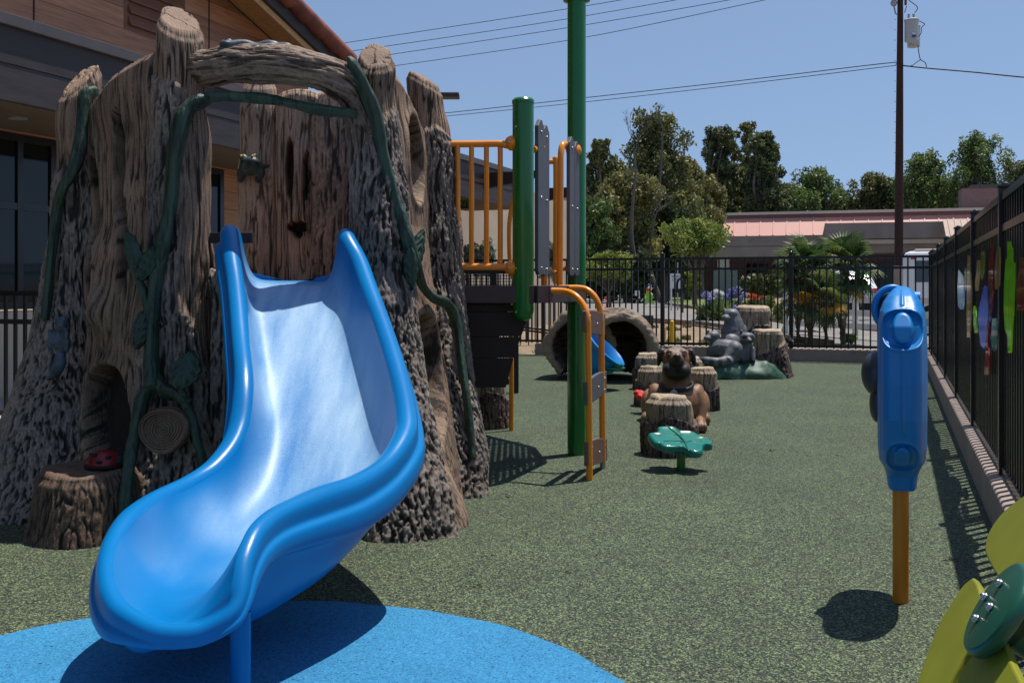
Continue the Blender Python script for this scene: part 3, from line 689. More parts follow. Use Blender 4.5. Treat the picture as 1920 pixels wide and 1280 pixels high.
# round knot on the left pillar
c = W(307, 806, 3.845); V = []; nr, nt_ = 60, 90
for i in range(nr):
    f = i/(nr-1); 
    for j in range(nt_):
        a = 2*math.pi*j/nt_; rr = .092*f*(1+.06*math.sin(2*a+1)+.04*math.sin(3*a)); sp = math.sin(f*62+a+1.6*math.sin(a*2+f*6))
        dz = (.004*sp*(f < .95)+.018*math.exp(-((f-.9)/.1)**2)-.045*max(0, f-.93)/.07)
        V.append((c[0]+rr*math.cos(a), c[1]-dz+.02*rr, c[2]+rr*math.sin(a)*1.02))
V = np.array(V); hh = np.array([.38+.34*(.5+.5*math.sin((i//nt_)/(nr-1)*62+2*math.pi*(i % nt_)/nt_+1.6*math.sin(4*math.pi*(i % nt_)/nt_+(i//nt_)/(nr-1)*6))) for i in range(len(V))])
ob('knot', me_from(V, gf(nr, nt_, True, flip=True), {'h': hh, 'bk': np.zeros(len(V))}), bk, tree_h)
# step stump at the left foot
M_['step'] = barkmat('step_wood', (.12, .085, .065), (.012, .009, .008), (.125, .082, .056), (.014, .010, .008))  # darker wood copy: the shade over the step is painted into its colour
sweep('step_stump', ti((160, 0, 3.86, .215), (165, .12, 3.86, .190), (168, .27, 3.88, .175)), M_['step'], tree_h, .235, seed=81, tilt=(0, .03), flare=.03, lobes=(4, .02), mask=lambda p, th: 0*th, nth=300, nz=90, cracks=False, wamp=.012)
# carved animals, painted blue grey, moulded on
am = vcmat('animal_paint', .45, .3, 90)
def paintcol(m, base, dark, seed=0, k=30):
    V = coords(m); n = fbm(V*k, seed)[:, None]; C = np.array(base)*(1+.5*n)+0*V; C = np.where(n < -.2, C*.5+np.array(dark)*.5, C); vcol(m, np.clip(C, 0, 1)); return m
c = W(108, 640, 4.05); E = lambda dx, dz, dy, r, rot=(0, 0, 0): ('e', (c[0]+dx, c[1]+dy, c[2]+dz), r, rot)
m = blob([E(0.01, .0, 0, (.036, .03, .055)), E(.018, .065, -.012, (.026, .026, .03)), E(.03, .085, -.02, (.016, .016, .014)), E(.0, .093, -.01, (.008, .006, .015)), E(.03, .098, -.01, (.008, .006, .013)),
          E(-.025, -.01, -.015, (.012, .012, .028)), E(.045, -.015, -.015, (.012, .012, .03)), E(-.022, .03, -.02, (.01, .01, .025)), E(.044, .03, -.02, (.01, .01, .025)),
          ('c', [(c[0]+.01, c[1], c[2]-.04), (c[0]+.012, c[1]-.01, c[2]-.08), (c[0]-.005, c[1]-.012, c[2]-.115), (c[0]-.03, c[1]-.01, c[2]-.145)], [.014, .026, .026, .012])], .006, 3)
paintcol(m, (.05, .075, .10), (.015, .02, .03)); ob('squirrel', m, am, tree_h)
c = W(470, 312, 5.37)
m = blob([E(0, 0, 0, (.06, .035, .05)), E(-.035, .045, -.015, (.022, .02, .02)), E(.02, .05, -.01, (.02, .02, .018)), E(.0, .02, -.02, (.05, .03, .03)), E(-.05, -.04, 0, (.025, .02, .035)), E(.05, -.035, 0, (.028, .02, .03)), E(.075, .0, -.01, (.03, .015, .012)), E(-.055, -.075, 0, (.02, .015, .012)), E(.04, -.07, 0, (.02, .015, .02))], .007, 2)
paintcol(m, (.03, .05, .042), (.008, .014, .011)); fr = ob('frog', m, am, tree_h)
b = MB()
for dx in (-.04, .018): b.ball((c[0]+dx, c[1]-.035, c[2]+.050), .0065)
b.ob('eye', M_['yellow'], fr, smooth=True)
c = W(482, 90, 4.05)
m = blob([('c', [(c[0]-.10, c[1]-.02, c[2]+.005), (c[0]-.05, c[1], c[2]+.012), (c[0], c[1], c[2]+.004), (c[0]+.05, c[1], c[2]+.012), (c[0]+.12, c[1]+.01, c[2]+.0)], [.02, .022, .017, .02, .012]), E(-.118, .008, -.025, (.026, .02, .016)), E(-.105, .026, -.02, (.008, .006, .009)), E(-.13, .022, -.02, (.008, .006, .008)), E(-.06, -.012, -.03, (.022, .012, .009)), E(.0, -.004, -.03, (.024, .012, .009)), E(.06, .0, -.02, (.028, .015, .01)), E(.10, .01, 0, (.04, .014, .013))], .005, 2)
paintcol(m, (.075, .095, .115), (.015, .02, .028), 3, 45); ob('lizard', m, am, tree_h)
# ladybird on the step stump
c = (px(197, 3.86), 3.86, .268); b = MB(); prof = [(.0, .05)]+[(.066*math.sin(a), .05*math.cos(a)) for a in np.linspace(.15, 1.5, 9)]+[(.07, -.004), (.0, -.006)]
lb = b.lathe(c, prof, 28).ob('ladybird', paint('ladybird_red', (.20, .008, .012), .35), tree_h, smooth=True)
b = MB()
for a, e in ((.3, .9), (1.6, .8), (3.0, .9), (4.2, .75), (5.3, .95), (4.75, 1.3)): b.ball((c[0]+.066*math.sin(e)*math.cos(a), c[1]+.066*math.sin(e)*math.sin(a), c[2]+.05*math.cos(e)), (.013, .013, .006), 10, 6)
b.ball((c[0]+.062, c[1]-.01, c[2]+.01), (.022, .03, .022), 12, 8); b.lathe((c[0], c[1], c[2]-.012), [(.0, 0), (.075, 0), (.075, .008), (0, .008)], 24); b.ob('spot', M_['rubber_b'], lb, smooth=True)
# ------------------------------------------------------------------ slide
def slidemat():
    m, n, p = newmat('slide_blue'); co = texco(n)
    n1 = N(n, 'ShaderNodeTexNoise'); n1.inputs['Scale'].default_value = 2.2; n1.inputs['Detail'].default_value = 6; n.links.new(co, n1.inputs[0])
    n2 = N(n, 'ShaderNodeTexNoise'); n2.inputs['Scale'].default_value = 420; n2.inputs['Detail'].default_value = 2; n.links.new(co, n2.inputs[0])
    r = ramp(n, [(.35, (0, .158, .43)), (.65, (0, .188, .49))]); n.links.new(n1.outputs[0], r.inputs[0])
    # scuffed, dusty sliding bed; its pale sunlit sheen is painted into the colour too
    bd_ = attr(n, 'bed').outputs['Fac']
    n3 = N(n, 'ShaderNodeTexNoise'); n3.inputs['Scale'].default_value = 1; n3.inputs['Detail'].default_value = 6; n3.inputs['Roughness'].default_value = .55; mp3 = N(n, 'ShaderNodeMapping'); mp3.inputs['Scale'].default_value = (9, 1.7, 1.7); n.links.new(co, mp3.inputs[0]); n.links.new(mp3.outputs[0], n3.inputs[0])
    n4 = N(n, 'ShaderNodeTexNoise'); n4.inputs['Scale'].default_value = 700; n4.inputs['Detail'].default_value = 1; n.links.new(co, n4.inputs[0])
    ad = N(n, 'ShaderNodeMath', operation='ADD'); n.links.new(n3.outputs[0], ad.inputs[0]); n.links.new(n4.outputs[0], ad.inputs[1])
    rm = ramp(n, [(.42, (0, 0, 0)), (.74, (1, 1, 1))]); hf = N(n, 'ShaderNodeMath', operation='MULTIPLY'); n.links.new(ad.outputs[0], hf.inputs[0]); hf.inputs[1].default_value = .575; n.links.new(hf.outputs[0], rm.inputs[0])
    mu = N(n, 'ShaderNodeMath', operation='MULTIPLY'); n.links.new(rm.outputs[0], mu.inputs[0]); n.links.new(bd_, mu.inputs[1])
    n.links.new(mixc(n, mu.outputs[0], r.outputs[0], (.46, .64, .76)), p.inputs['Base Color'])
    rr = N(n, 'ShaderNodeMapRange'); n.links.new(bd_, rr.inputs[0]); rr.inputs['To Min'].default_value = .30; rr.inputs['To Max'].default_value = .50; n.links.new(rr.outputs[0], p.inputs['Roughness'])
    sp_ = N(n, 'ShaderNodeMapRange'); n.links.new(bd_, sp_.inputs[0]); sp_.inputs['To Min'].default_value = .35; sp_.inputs['To Max'].default_value = .8; n.links.new(sp_.outputs[0], p.inputs['Specular IOR Level'])
    b = N(n, 'ShaderNodeBump'); b.inputs['Strength'].default_value = .22; b.inputs['Distance'].default_value = .0012; n.links.new(n2.outputs[0], b.inputs['Height']); n.links.new(b.outputs[0], p.inputs['Normal'])
    return m
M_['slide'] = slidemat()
slide = thing('slide', 'curved bright blue plastic slide coming out of the treehouse', 'slide', (-.72, 2.9, 0))
#      Lx     Ly    Lz     Rx     Ry    Rz     Cx    Cy    Cz    n   rail  flange bed
SD = [(-1.105, 4.13, .975, -.650, 4.13, .975, -.880, 4.13, .952, 7.0, .022, .5, 0),
      (-1.106, 4.10, 1.06, -.650, 4.10, 1.05, -.880, 4.11, .948, 7.5, .030, .6, .1),
      (-1.106, 4.06, 1.125, -.650, 4.06, 1.11, -.878, 4.08, .940, 8.0, .034, .8, .4),
      (-1.100, 3.98, 1.135, -.643, 3.98, 1.12, -.870, 4.01, .922, 8.0, .034, 1, .8),
      (-1.058, 3.86, 1.045, -.580, 3.88, 1.03, -.825, 3.89, .855, 8.0, .033, 1, 1),
      (-1.004, 3.72, .932, -.517, 3.72, .918, -.770, 3.74, .755, 8.0, .032, 1, 1),
      (-.920, 3.47, .755, -.436, 3.50, .780, -.680, 3.50, .585, 8.0, .032, 1, 1),
      (-.857, 3.27, .620, -.359, 3.25, .641, -.610, 3.28, .450, 7.5, .033, 1, 1),
      (-.845, 3.14, .480, -.3145, 3.05, .538, -.580, 3.10, .350, 7.0, .034, 1, .9),
      (-.875, 3.03, .400, -.315, 2.95, .4875, -.600, 2.95, .285, 5.0, .034, 1, .55),
      (-.9186, 2.92, .366, -.351, 2.82, .435, -.645, 2.82, .240, 2.7, .030, 1, .5),
      (-.962, 2.76, .348, -.410, 2.68, .408, -.690, 2.68, .215, 3.2, .032, 1, .12),
      (-.972, 2.60, .331, -.478, 2.54, .402, -.725, 2.54, .200, 4.0, .034, .9, .2),
      (-.962, 2.47, .305, -.531, 2.42, .3975, -.740, 2.42, .188, 2.4, .028, .8, 0),
      (-.932, 2.36, .283, -.558, 2.34, .390, -.740, 2.33, .194, 2.25, .026, .7, 0),
      (-.893, 2.27, .258, -.574, 2.265, .372, -.730, 2.255, .196, 2.15, .026, .6, 0),
      (-.845, 2.20, .236, -.580, 2.20, .335, -.712, 2.19, .194, 2.1, .025, .5, 0),
      (-.785, 2.155, .221, -.580, 2.155, .288, -.690, 2.15, .203, 2.1, .024, .28, 0),
      (-.738, 2.128, .213, -.592, 2.13, .244, -.672, 2.13, .208, 2.2, .024, .12, 0),
      (-.700, 2.118, .211, -.632, 2.118, .219, -.668, 2.12, .206, 2.0, .023, .05, 0),
      (-.668, 2.115, .212, -.668, 2.115, .212, -.668, 2.117, .209, 2.0, .023, .03, 0)]
SD = cat(np.array(SD), 190); NI = 61
def outdir(P, sgn):
    t = np.gradient(P[:, :2], axis=0); t = np.array([np.convolve(np.pad(t[:, i], 3, 'edge'), np.ones(7)/7, 'valid') for i in (0, 1)]).T
    t /= np.linalg.norm(t, axis=1)[:, None]+1e-9
    return np.stack([sgn*t[:, 1], -sgn*t[:, 0], 0*t[:, 0]], -1)
OL = outdir(SD[:, 0:3], 1); OR_ = outdir(SD[:, 3:6], -1)
wb = sst(len(SD)-26, len(SD)-8, np.arange(len(SD)))[:, None]; fd = np.array((-.03, -1., 0))
OL = OL*(1-wb)+fd*wb; OR_ = OR_*(1-wb)+fd*wb
OL /= np.linalg.norm(OL, axis=1)[:, None]; OR_ /= np.linalg.norm(OR_, axis=1)[:, None]
def slide_loop(r, oL, oR, fi=0.0):
    Lp, Rp, Cp = r[0:3], r[3:6], r[6:9]; n, rr, fl, bed = r[9], r[10], r[11], r[12]
    e = Rp-Lp; e[2] *= .0; e /= np.linalg.norm(e); up = np.array((0, 0, 1.)); mid = (Lp+Rp)/2; dn = Cp-mid; D = np.linalg.norm(dn)
    D = max(D, 1e-4)
    a0 = .20+.95*sst(.50, .74, fi); L2 = Lp+rr*(-math.cos(a0)*oL+math.sin(a0)*up); R2 = Rp+rr*(-math.cos(a0)*oR+math.sin(a0)*up)
    gapd = np.linalg.norm((Rp-Lp)[:2]); f0 = min(1, gapd/(2.2*rr)) if gapd < 2.2*rr else 1.0
    if f0 < 1: L2 = Lp+rr*(-math.cos(a0)*oL*f0+math.sin(a0)*up); R2 = Rp+rr*(-math.cos(a0)*oR*f0+math.sin(a0)*up)
    t = np.linspace(-1, 1, NI); t = np.sin(t*np.pi/2*.995)/math.sin(np.pi/2*.995); g = 1-np.abs(t)**n
    inner = L2+(R2-L2)*((t+1)/2)[:, None]+dn*g[:, None]
    a = np.linspace(a0+.1, np.pi-.1, 9)
    railL = Lp+rr*(-np.cos(a)[:, None]*oL+np.sin(a)[:, None]*up); railR = Rp+rr*(-np.cos(a)[:, None]*oR+np.sin(a)[:, None]*up)
    railL = railL[:]; F_ = fl
    def flg(P, o_):
        q_ = min(1., .30+.75*F_); pts = [(rr*1.0, .02*q_), (rr*.95, .032*q_), (rr*1.0+.012*F_, .038*q_), (rr*1.0+.020*F_, .046*q_), (rr*1.0+.021*F_, (.06+.035*F_)*q_), (rr*.95+.012*F_, (.066+.038*F_)*q_), (rr*.5, (.068+.04*F_)*q_)]
        return np.array([P+o_*q-up*z for q, z in pts])
    fL = flg(Lp, oL); fR = flg(Rp, oR)
    top = np.vstack([fL[::-1], railL[::-1], inner, railR, fR])
    nb = 43; tb = np.linspace(-1, 1, nb)[1:-1]; gb = 1-np.abs(tb)**(max(n, 4)+2)
    A = Lp+oL*rr*.4; B = Rp+oR*rr*.4
    q_ = min(1., .30+.75*F_); drop = np.maximum(gb*(D+.03*q_*(1-.6*sst(.78, .93, fi))+.055*sst(.25, .42, fi)*sst(.78, .60, fi)), (.07+.04*F_)*q_)
    dd = dn/D if D > .03 else -up
    dd = dd*min(1, D/.12)+(-up)*(1-min(1, D/.12)); dd /= np.linalg.norm(dd)
    bot = A+(B-A)*((tb+1)/2)[:, None]+dd*drop[:, None]
    return top, bot
loops = []; beds = []; tops = []; bots = []
for ri, r in enumerate(SD):
    tp, bt = slide_loop(r.copy(), OL[ri], OR_[ri], ri/(len(SD)-1)); tops.append(tp); bots.append(bt)
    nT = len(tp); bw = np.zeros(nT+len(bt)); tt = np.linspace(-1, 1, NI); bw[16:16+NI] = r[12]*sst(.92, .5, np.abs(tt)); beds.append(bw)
    loops.append(np.vstack([tp, bt[::-1]]))
V = np.vstack(loops); n_ = len(loops[0]); Fc = [tuple(f) for f in gf(len(loops), n_, True, flip=False)]
Fc.append(tuple(range(n_))[::-1])
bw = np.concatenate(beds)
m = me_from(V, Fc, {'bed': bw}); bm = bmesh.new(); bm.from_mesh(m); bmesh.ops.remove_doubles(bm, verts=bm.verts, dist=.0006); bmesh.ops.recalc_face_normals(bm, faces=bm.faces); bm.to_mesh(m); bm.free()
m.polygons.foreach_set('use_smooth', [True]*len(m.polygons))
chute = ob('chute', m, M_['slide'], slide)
sm = chute.modifiers.new('s', 'SUBSURF'); sm.levels = 1; sm.render_levels = 1
b = MB(); b.tube([(px(451, 2.34), 2.34, -.01), (px(451, 2.34), 2.34, .19)], .0235, 24); b.ob('support_post', M_['slide'], slide, auto=True)
# ------------------------------------------------------------------ play structure beside the treehouse
deck = thing('play_deck', 'raised brown play deck with orange railing, grey planks and ship hull panels', 'play structure', (0.0, 5.3, 0))
bolts = None
def boltring(pts, r=.008, root=deck, out=(0, -1, 0)):
    b = MB()
    for p in pts: b.ball(p, r, 10, 6)
    return b.ob('bolt', M_['steel'], root, smooth=True)
DZ = .945
# hanging post and tall post
b = MB(); b.lathe((.054, 4.96, 0), [(0, .765), (.02, .767), (.036, .776), (.047, .793), (.0517, .815), (.0517, 1.815), (.054, 1.818), (.054, 1.832), (.045, 1.842), (0, 1.848)], 40)
hp = b.ob('short_post', M_['green'], deck, auto=True)
b = MB(); b.lathe((.36, 5.70, 0), [(.0517, -.02), (.0517, 4.2), (.05, 4.21), (0, 4.215)], 40)
tall = b.ob('tall_post', M_['green'], deck, auto=True)
b = MB(); b.lathe((.36, 5.70, 0), [(.0525, 2.515), (.075, 2.52), (.075, 2.56), (.0525, 2.565)], 32); b.ob('collar', M_['green'], tall, auto=True)
for z in (1.70, .81, 1.02): boltring([(.054-.035, 4.96-.041, z)], .006, hp)
# other posts at the back of the deck
# deck frame (fascia boards)
PL = [(-.42, 4.97), (.11, 4.93), (.17, 5.0), (.385, 5.56), (.33, 6.1), (.02, 6.6), (-.45, 6.6), (-.62, 5.8)]
for i, (p0, p1) in enumerate(zip(PL, PL[1:]+PL[:1])):
    b = MB(); d = np.array(p1)-np.array(p0); L = np.linalg.norm(d); c = (np.array(p0)+np.array(p1))/2
    b.box((c[0], c[1], .895), (L-.006, .03, .085), rz=math.atan2(d[1], d[0]), bev=.003); b.ob('deck_edge', M_['brown'], deck)
# perforated metal platform: bars both ways leave small square holes
b = MB(); xs_ = np.arange(-.56, .36, .034)
def inside(x, y):
    n = len(PL); r = False
    for i in range(n):
        (x0, y0), (x1, y1) = PL[i], PL[(i+1) % n]
        if (y0 > y) != (y1 > y) and x < (x1-x0)*(y-y0)/(y1-y0)+x0: r = not r
    return r
for y in np.arange(5.0, 6.58, .034):
    run = [x for x in np.arange(-.62, .40, .01) if inside(x, y)]
    if run: b.box(((run[0]+run[-1])/2, y, .925), (run[-1]-run[0], .019, .012))
for x in xs_:
    run = [y for y in np.arange(4.96, 6.6, .01) if inside(x, y)]
    if run: b.box((x, (run[0]+run[-1])/2, .9285), (.019, run[-1]-run[0], .012))
b.ob('platform', M_['darkbrown'], deck)
# hull panels: four dark boards with narrow gaps, bow line slanting to the lower right
def hullx(z): return np.interp(z, [.43, .475, .86], [-.03, -.03, .105])
for k, (z0, z1) in enumerate([(.84, .812), (.808, .690), (.686, .585), (.581, .44)]):
    b = MB(); b.prism([(-.46, 5.0, z0), (hullx(z0), 5.0, z0), (hullx(z1), 5.0, z1), (-.46, 5.0, z1)], (0, .018, 0)); b.ob('hull_board', M_['darkbrown'], deck)
for k, (z0, z1) in enumerate([(.84, .64), (.636, .44)]):
    b = MB(); b.prism([(-.46, 6.5, z0), (hullx(z0)-.1, 6.5, z0), (hullx(z1)-.1, 6.5, z1), (-.46, 6.5, z1)], (0, .018, 0)); b.ob('hull_board', M_['darkbrown'], deck)
b = MB(); b.box((-.30, 5.03, .62), (.03, .03, .38)); b.ob('hull_rib', M_['darkbrown'], deck)
b = MB(); p = W(923, 729.5, 4.995); b.tube([p, p+np.array((0, -.012, 0))], .010, 16); b.ball(p+np.array((0, -.012, 0)), .005, 8, 6); b.ob('bolt', M_['steel'], deck, smooth=True)
# front barrier
def rail(name, P, r, mat, root, n=14): 
    b = MB(); b.tube(P, r, n); return b.ob(name, mat, root, auto=True)
fb = ob('front_barrier', None, None, deck); COL.objects.unlink(fb); bpy.data.objects.remove(fb)
y0 = 4.95
bar = MB(); 
bar.tube(cat([(-.46, y0+.02, 1.622), (-.2, y0+.01, 1.622), (-.06, y0, 1.622), (-.03, y0, 1.615), (.0, y0, 1.608)], 20), .0165, 14)
bar.tube([(-.46, y0+.02, 1.030), (-.02, y0, 1.027)], .0165, 14)
for u in (858, 884, 912, 938): bar.tube([(px(u, y0), y0+.008, 1.03), (px(u, y0), y0+.008, 1.62)], .0125, 12)
bar.ob('barrier', M_['orange'], deck, auto=True)
for z in (1.625, 1.022):
    b = MB(); b.tube([(-.028, y0-.005, z), (.01, y0, z)], [.026, .034], 20); b.ball((.0, y0-.0, z), (.036, .028, .037), 18, 12); c_ = b.ob('clamp', M_['orange'], deck, smooth=True)
    boltring([(.0-.015, y0-.028, z)], .0075, c_)
# side barriers toward the climber: frame pipes with pairs of pointed grey planks
def plank(name, x, y, z0, z1, wd, dirv, root=deck, th=.02):
    d = np.array((*dirv, 0.)); d /= np.linalg.norm(d); nrm = np.array((d[1], -d[0], 0)); c = np.array((x, y, 0.))
    pr = [(-wd/2, z0+.02), (-wd/2+.015, z0), (wd/2-.015, z0), (wd/2, z0+.02), (wd/2, z1-.035), (.01, z1), (-.01, z1), (-wd/2, z1-.035)]
    b = MB(); b.prism([c+d*s_+np.array((0, 0, z)) for s_, z in pr], nrm*th); o = b.ob(name, M_['plank_grey'], root); bevel(o, .003)
    bb = MB()
    for z in (z0+.035, (z0+z1)/2, z1-.06): bb.ball(c+nrm*(th+.001)+np.array((0, 0, z)), .006, 8, 6)
    bb.ob('bolt', M_['steel'], o, smooth=True)
    # keep the bolts with their plank
dv = (.306, .74)
plank('plank', px(1008, 5.06), 5.06, .99, 1.755, .085, dv)
plank('plank', px(1018, 5.17), 5.17, .985, 1.745, .085, dv)
plank('plank', px(1066.5, 5.50), 5.50, .99, 1.735, .08, dv)
plank('plank', px(1076, 5.61), 5.61, .99, 1.725, .08, dv)
def loop_frame(P, r=.0165): 
    return rail('frame_pipe', cat(P, 60), r, M_['orange'], deck)
loop_frame([(px(1000, 5.0), 5.0, 1.60), (px(1012, 5.10), 5.10, 1.63), (px(1020, 5.22), 5.2, 1.62), (px(1022, 5.24), 5.23, 1.55), (px(1022, 5.24), 5.24, 1.2), (px(1021, 5.24), 5.24, .93)])
loop_frame([(px(1071, 5.6), 5.62, 1.60), (px(1066, 5.5), 5.52, 1.675), (px(1057, 5.44), 5.44, 1.69), (px(1052, 5.4), 5.40, 1.64), (px(1051, 5.4), 5.39, 1.5), (px(1050, 5.4), 5.39, 1.2), (px(1049, 5.4), 5.39, .93)])
loop_frame([(px(1025, 6.3), 6.3, 1.70), (px(1038, 6.3), 6.3, 1.70), (px(1042, 6.3), 6.3, 1.69), (px(1042, 6.3), 6.3, 1.3), (px(1042, 6.3), 6.3, .95)])
rail('frame_pipe', [(px(1022, 5.24), 5.26, 1.03), (px(1040, 5.8), 5.8, 1.01), (px(1062, 5.5), 5.52, 1.03)], .013, M_['orange'], deck)
rail('frame_pipe', cat([(px(962, 6.3), 6.3, .98), (px(956, 6.3), 6.3, 1.1), (px(955, 6.3), 6.3, 1.3), (px(960, 6.3), 6.3, 1.43), (px(966, 6.3), 6.3, 1.5)], 24), .014, M_['orange'], deck)
rail('frame_pipe', [(px(959, 6.64), 6.64, -.01), (px(959, 6.64), 6.64, .9)], .0155, M_['orange'], deck)
b = MB(); b.tube([(px(1066, 5.6), 5.60, 1.68), (px(1083, 5.66), 5.63, 1.68)], [.022, .032], 18); b.ball((px(1080, 5.66), 5.64, 1.68), (.03, .03, .034), 16, 10); b.ob('clamp', M_['orange'], deck, smooth=True)
# climber: bracket, two bent pipes, three step plates
b = MB(); b.prism([W(1016, 537, 5.02), W(1016, 556, 5.02), W(1054, 554, 5.28), W(1054, 536, 5.28)], (.008, -.012, 0)); o = b.ob('bracket', M_['orange'], deck); boltring([W(1020, 548, 5.0), W(1050, 548, 5.24)], .007, o)
climb = thing('climber', 'orange two-pipe step climber with brown and grey foot plates', 'climber', (px(1105, 4.93), 4.93, 0))
p1 = [W(1020, 545, 5.03), W(1058, 546, 5.02), W(1078, 554, 4.98), W(1093, 571, 4.95), W(1101, 595, 4.93), W(1102.5, 630, 4.93), W(1104, 760, 4.93), W(1105.5, 905, 4.93)]
p2 = [W(1048, 540, 5.3), W(1088, 540, 5.29), W(1106, 547, 5.27), W(1119, 563, 5.25), W(1126, 588, 5.25), W(1127.5, 630, 5.25), W(1129, 760, 5.25), W(1130.5, 880, 5.25)]
rail('pipe', cat(p1, 90), .0158, M_['orange'], climb, 18); rail('pipe', cat(p2, 90), .0158, M_['orange'], climb, 18)
b = MB(); b.tube([W(1130, 862, 5.25), W(1130.5, 882, 5.25)], .0162, 14); b.ob('sleeve', M_['galv'], climb, auto=True)
def plate(c4, mat, deps=(4.9, 5.30)):
    """foot plate bolted across the two pipes"""
    (u0, v0), (u1, v1), (u2, v2), (u3, v3) = c4      # near top, far top, far bottom, near bottom
    A, B, C2, D2 = W(u0, v0, deps[0]), W(u1, v1, deps[1]), W(u2, v2, deps[1]), W(u3, v3, deps[0])
    nrm = np.cross(B-A, D2-A); nrm /= np.linalg.norm(nrm); nrm = nrm if nrm[0] > 0 else -nrm
    nrm = np.array((-.92, -.39, 0)) if False else nrm
    b = MB(); n = 8; top = [A+(B-A)*i/n+np.array((0, 0, .012*math.sin(math.pi*i/n))) for i in range(n+1)]; bot = [C2+(D2-C2)*i/n-np.array((0, 0, .004*math.sin(math.pi*i/n))) for i in range(n+1)]
    b.prism([q-nrm*.012 for q in top+bot], -nrm*.020); b2 = b; o = b.ob('foot_plate', mat, climb); bevel(o, .004)
    # bolts show on the face seen from the lens side
    f = -1 if np.dot(nrm, -A) < 0 else 1
    bb = MB(); s = (-.0345 if f < 0 else -.0095)
    for fx, fz in ((.18, .2), (.86, .25), (.55, .5), (.18, .78), (.86, .8)):
        q = (A*(1-fx)+B*fx)*(1-fz)+(D2*(1-fx)+C2*fx)*fz; bb.ball(q+nrm*s, .0055, 8, 6)
    bb.ob('bolt', M_['steel'], o, smooth=True)
    return o
plate([(1103, 583), (1140, 590), (1139, 629), (1103, 622)], M_['plank_brown'])
plate([(1105, 718), (1142, 695), (1142, 735), (1106, 760)], M_['plank_grey'])
plate([(1107, 830), (1143, 823), (1143, 864), (1107, 874)], M_['plank_brown'])
# ------------------------------------------------------------------ stumps, leaf pads
def make_stump(label, seed, r0, r1, h, cut, amp=.02):
    t = thing('stump', label, 'stump', (0, 0, 0), 0, 'moulded stepping stumps')
    rows = [(0, 0, 0, r0*.97), (0, 0, h*.5, r0*.93), (0, 0, h*.86, r1*1.03), (0, 0, h, r1*.97)]
    sweep('wood_core', rows, M_['stump'], t, h-.004, nth=130, nz=110, seed=seed, mask=lambda p, th: 0*th, lobes=(3, .01), capr=.02, dk=1.3, wamp=.008, z0=0, cracks=False)
    zc = h*cut
    o = sweep('bark_sleeve', [(0, 0, 0, r0*1.03), (0, 0, h*.5, r0), (0, 0, h, r0*.96)], M_['stump'], t, h*.9, nth=150, nz=110, seed=seed+3, lobes=(3, .01), bamp=.014, dk=1.2, z0=0)
    m = o.data; V = coords(m); th = np.arctan2(V[:, 1], V[:, 0])
    ze = zc+amp*1.6*np.sin(th*2+seed)+amp*1.3*vn(np.stack([np.cos(th)*3, np.sin(th)*3, 0*th+seed], -1), 3)
    over = V[:, 2] > ze; V2 = V.copy(); f = np.clip((V[:, 2]-ze)/.02, 0, 1)
    V2[:, 2] = np.where(over, ze-.015*f, V[:, 2]); V2[:, 0] *= np.where(over, 1-.30*f, 1); V2[:, 1] *= np.where(over, 1-.30*f, 1)
    setcoords(m, V2)
    for c in t.children: c.location = (0, 0, 0)
    return t
s1 = make_stump('near moulded stump just behind the green leaf step', 5, .138, .122, .315, .60, .012)
s1.location = (px(1257, 5.72), 5.72, 0)
dup(s1, (px(1317, 7.78), 7.78, 0), 2.1, 'stump right of the brown dog, at its shoulder', (.86, .86, .98))
dup(s1, (px(1293, 9.0), 9.0, 0), 4.0, 'stump just behind the dog, right of its head', (.85, .85, .96))
dup(s1, (px(1219, 8.05), 8.05, 0), 1.2, 'shorter front stump left of the dog, behind the red pad', (.80, .80, .95))
dup(s1, (px(1212, 9.35), 9.35, 0), 3.1, 'rearmost stump at the left of the dog, before the tunnel', (.84, .84, 1.0))
dup(s1, (px(912, 6.82), 6.82, 0), .4, 'dark stump in the shade under the ship hull panels', (1.0, 1.0, 1.12))
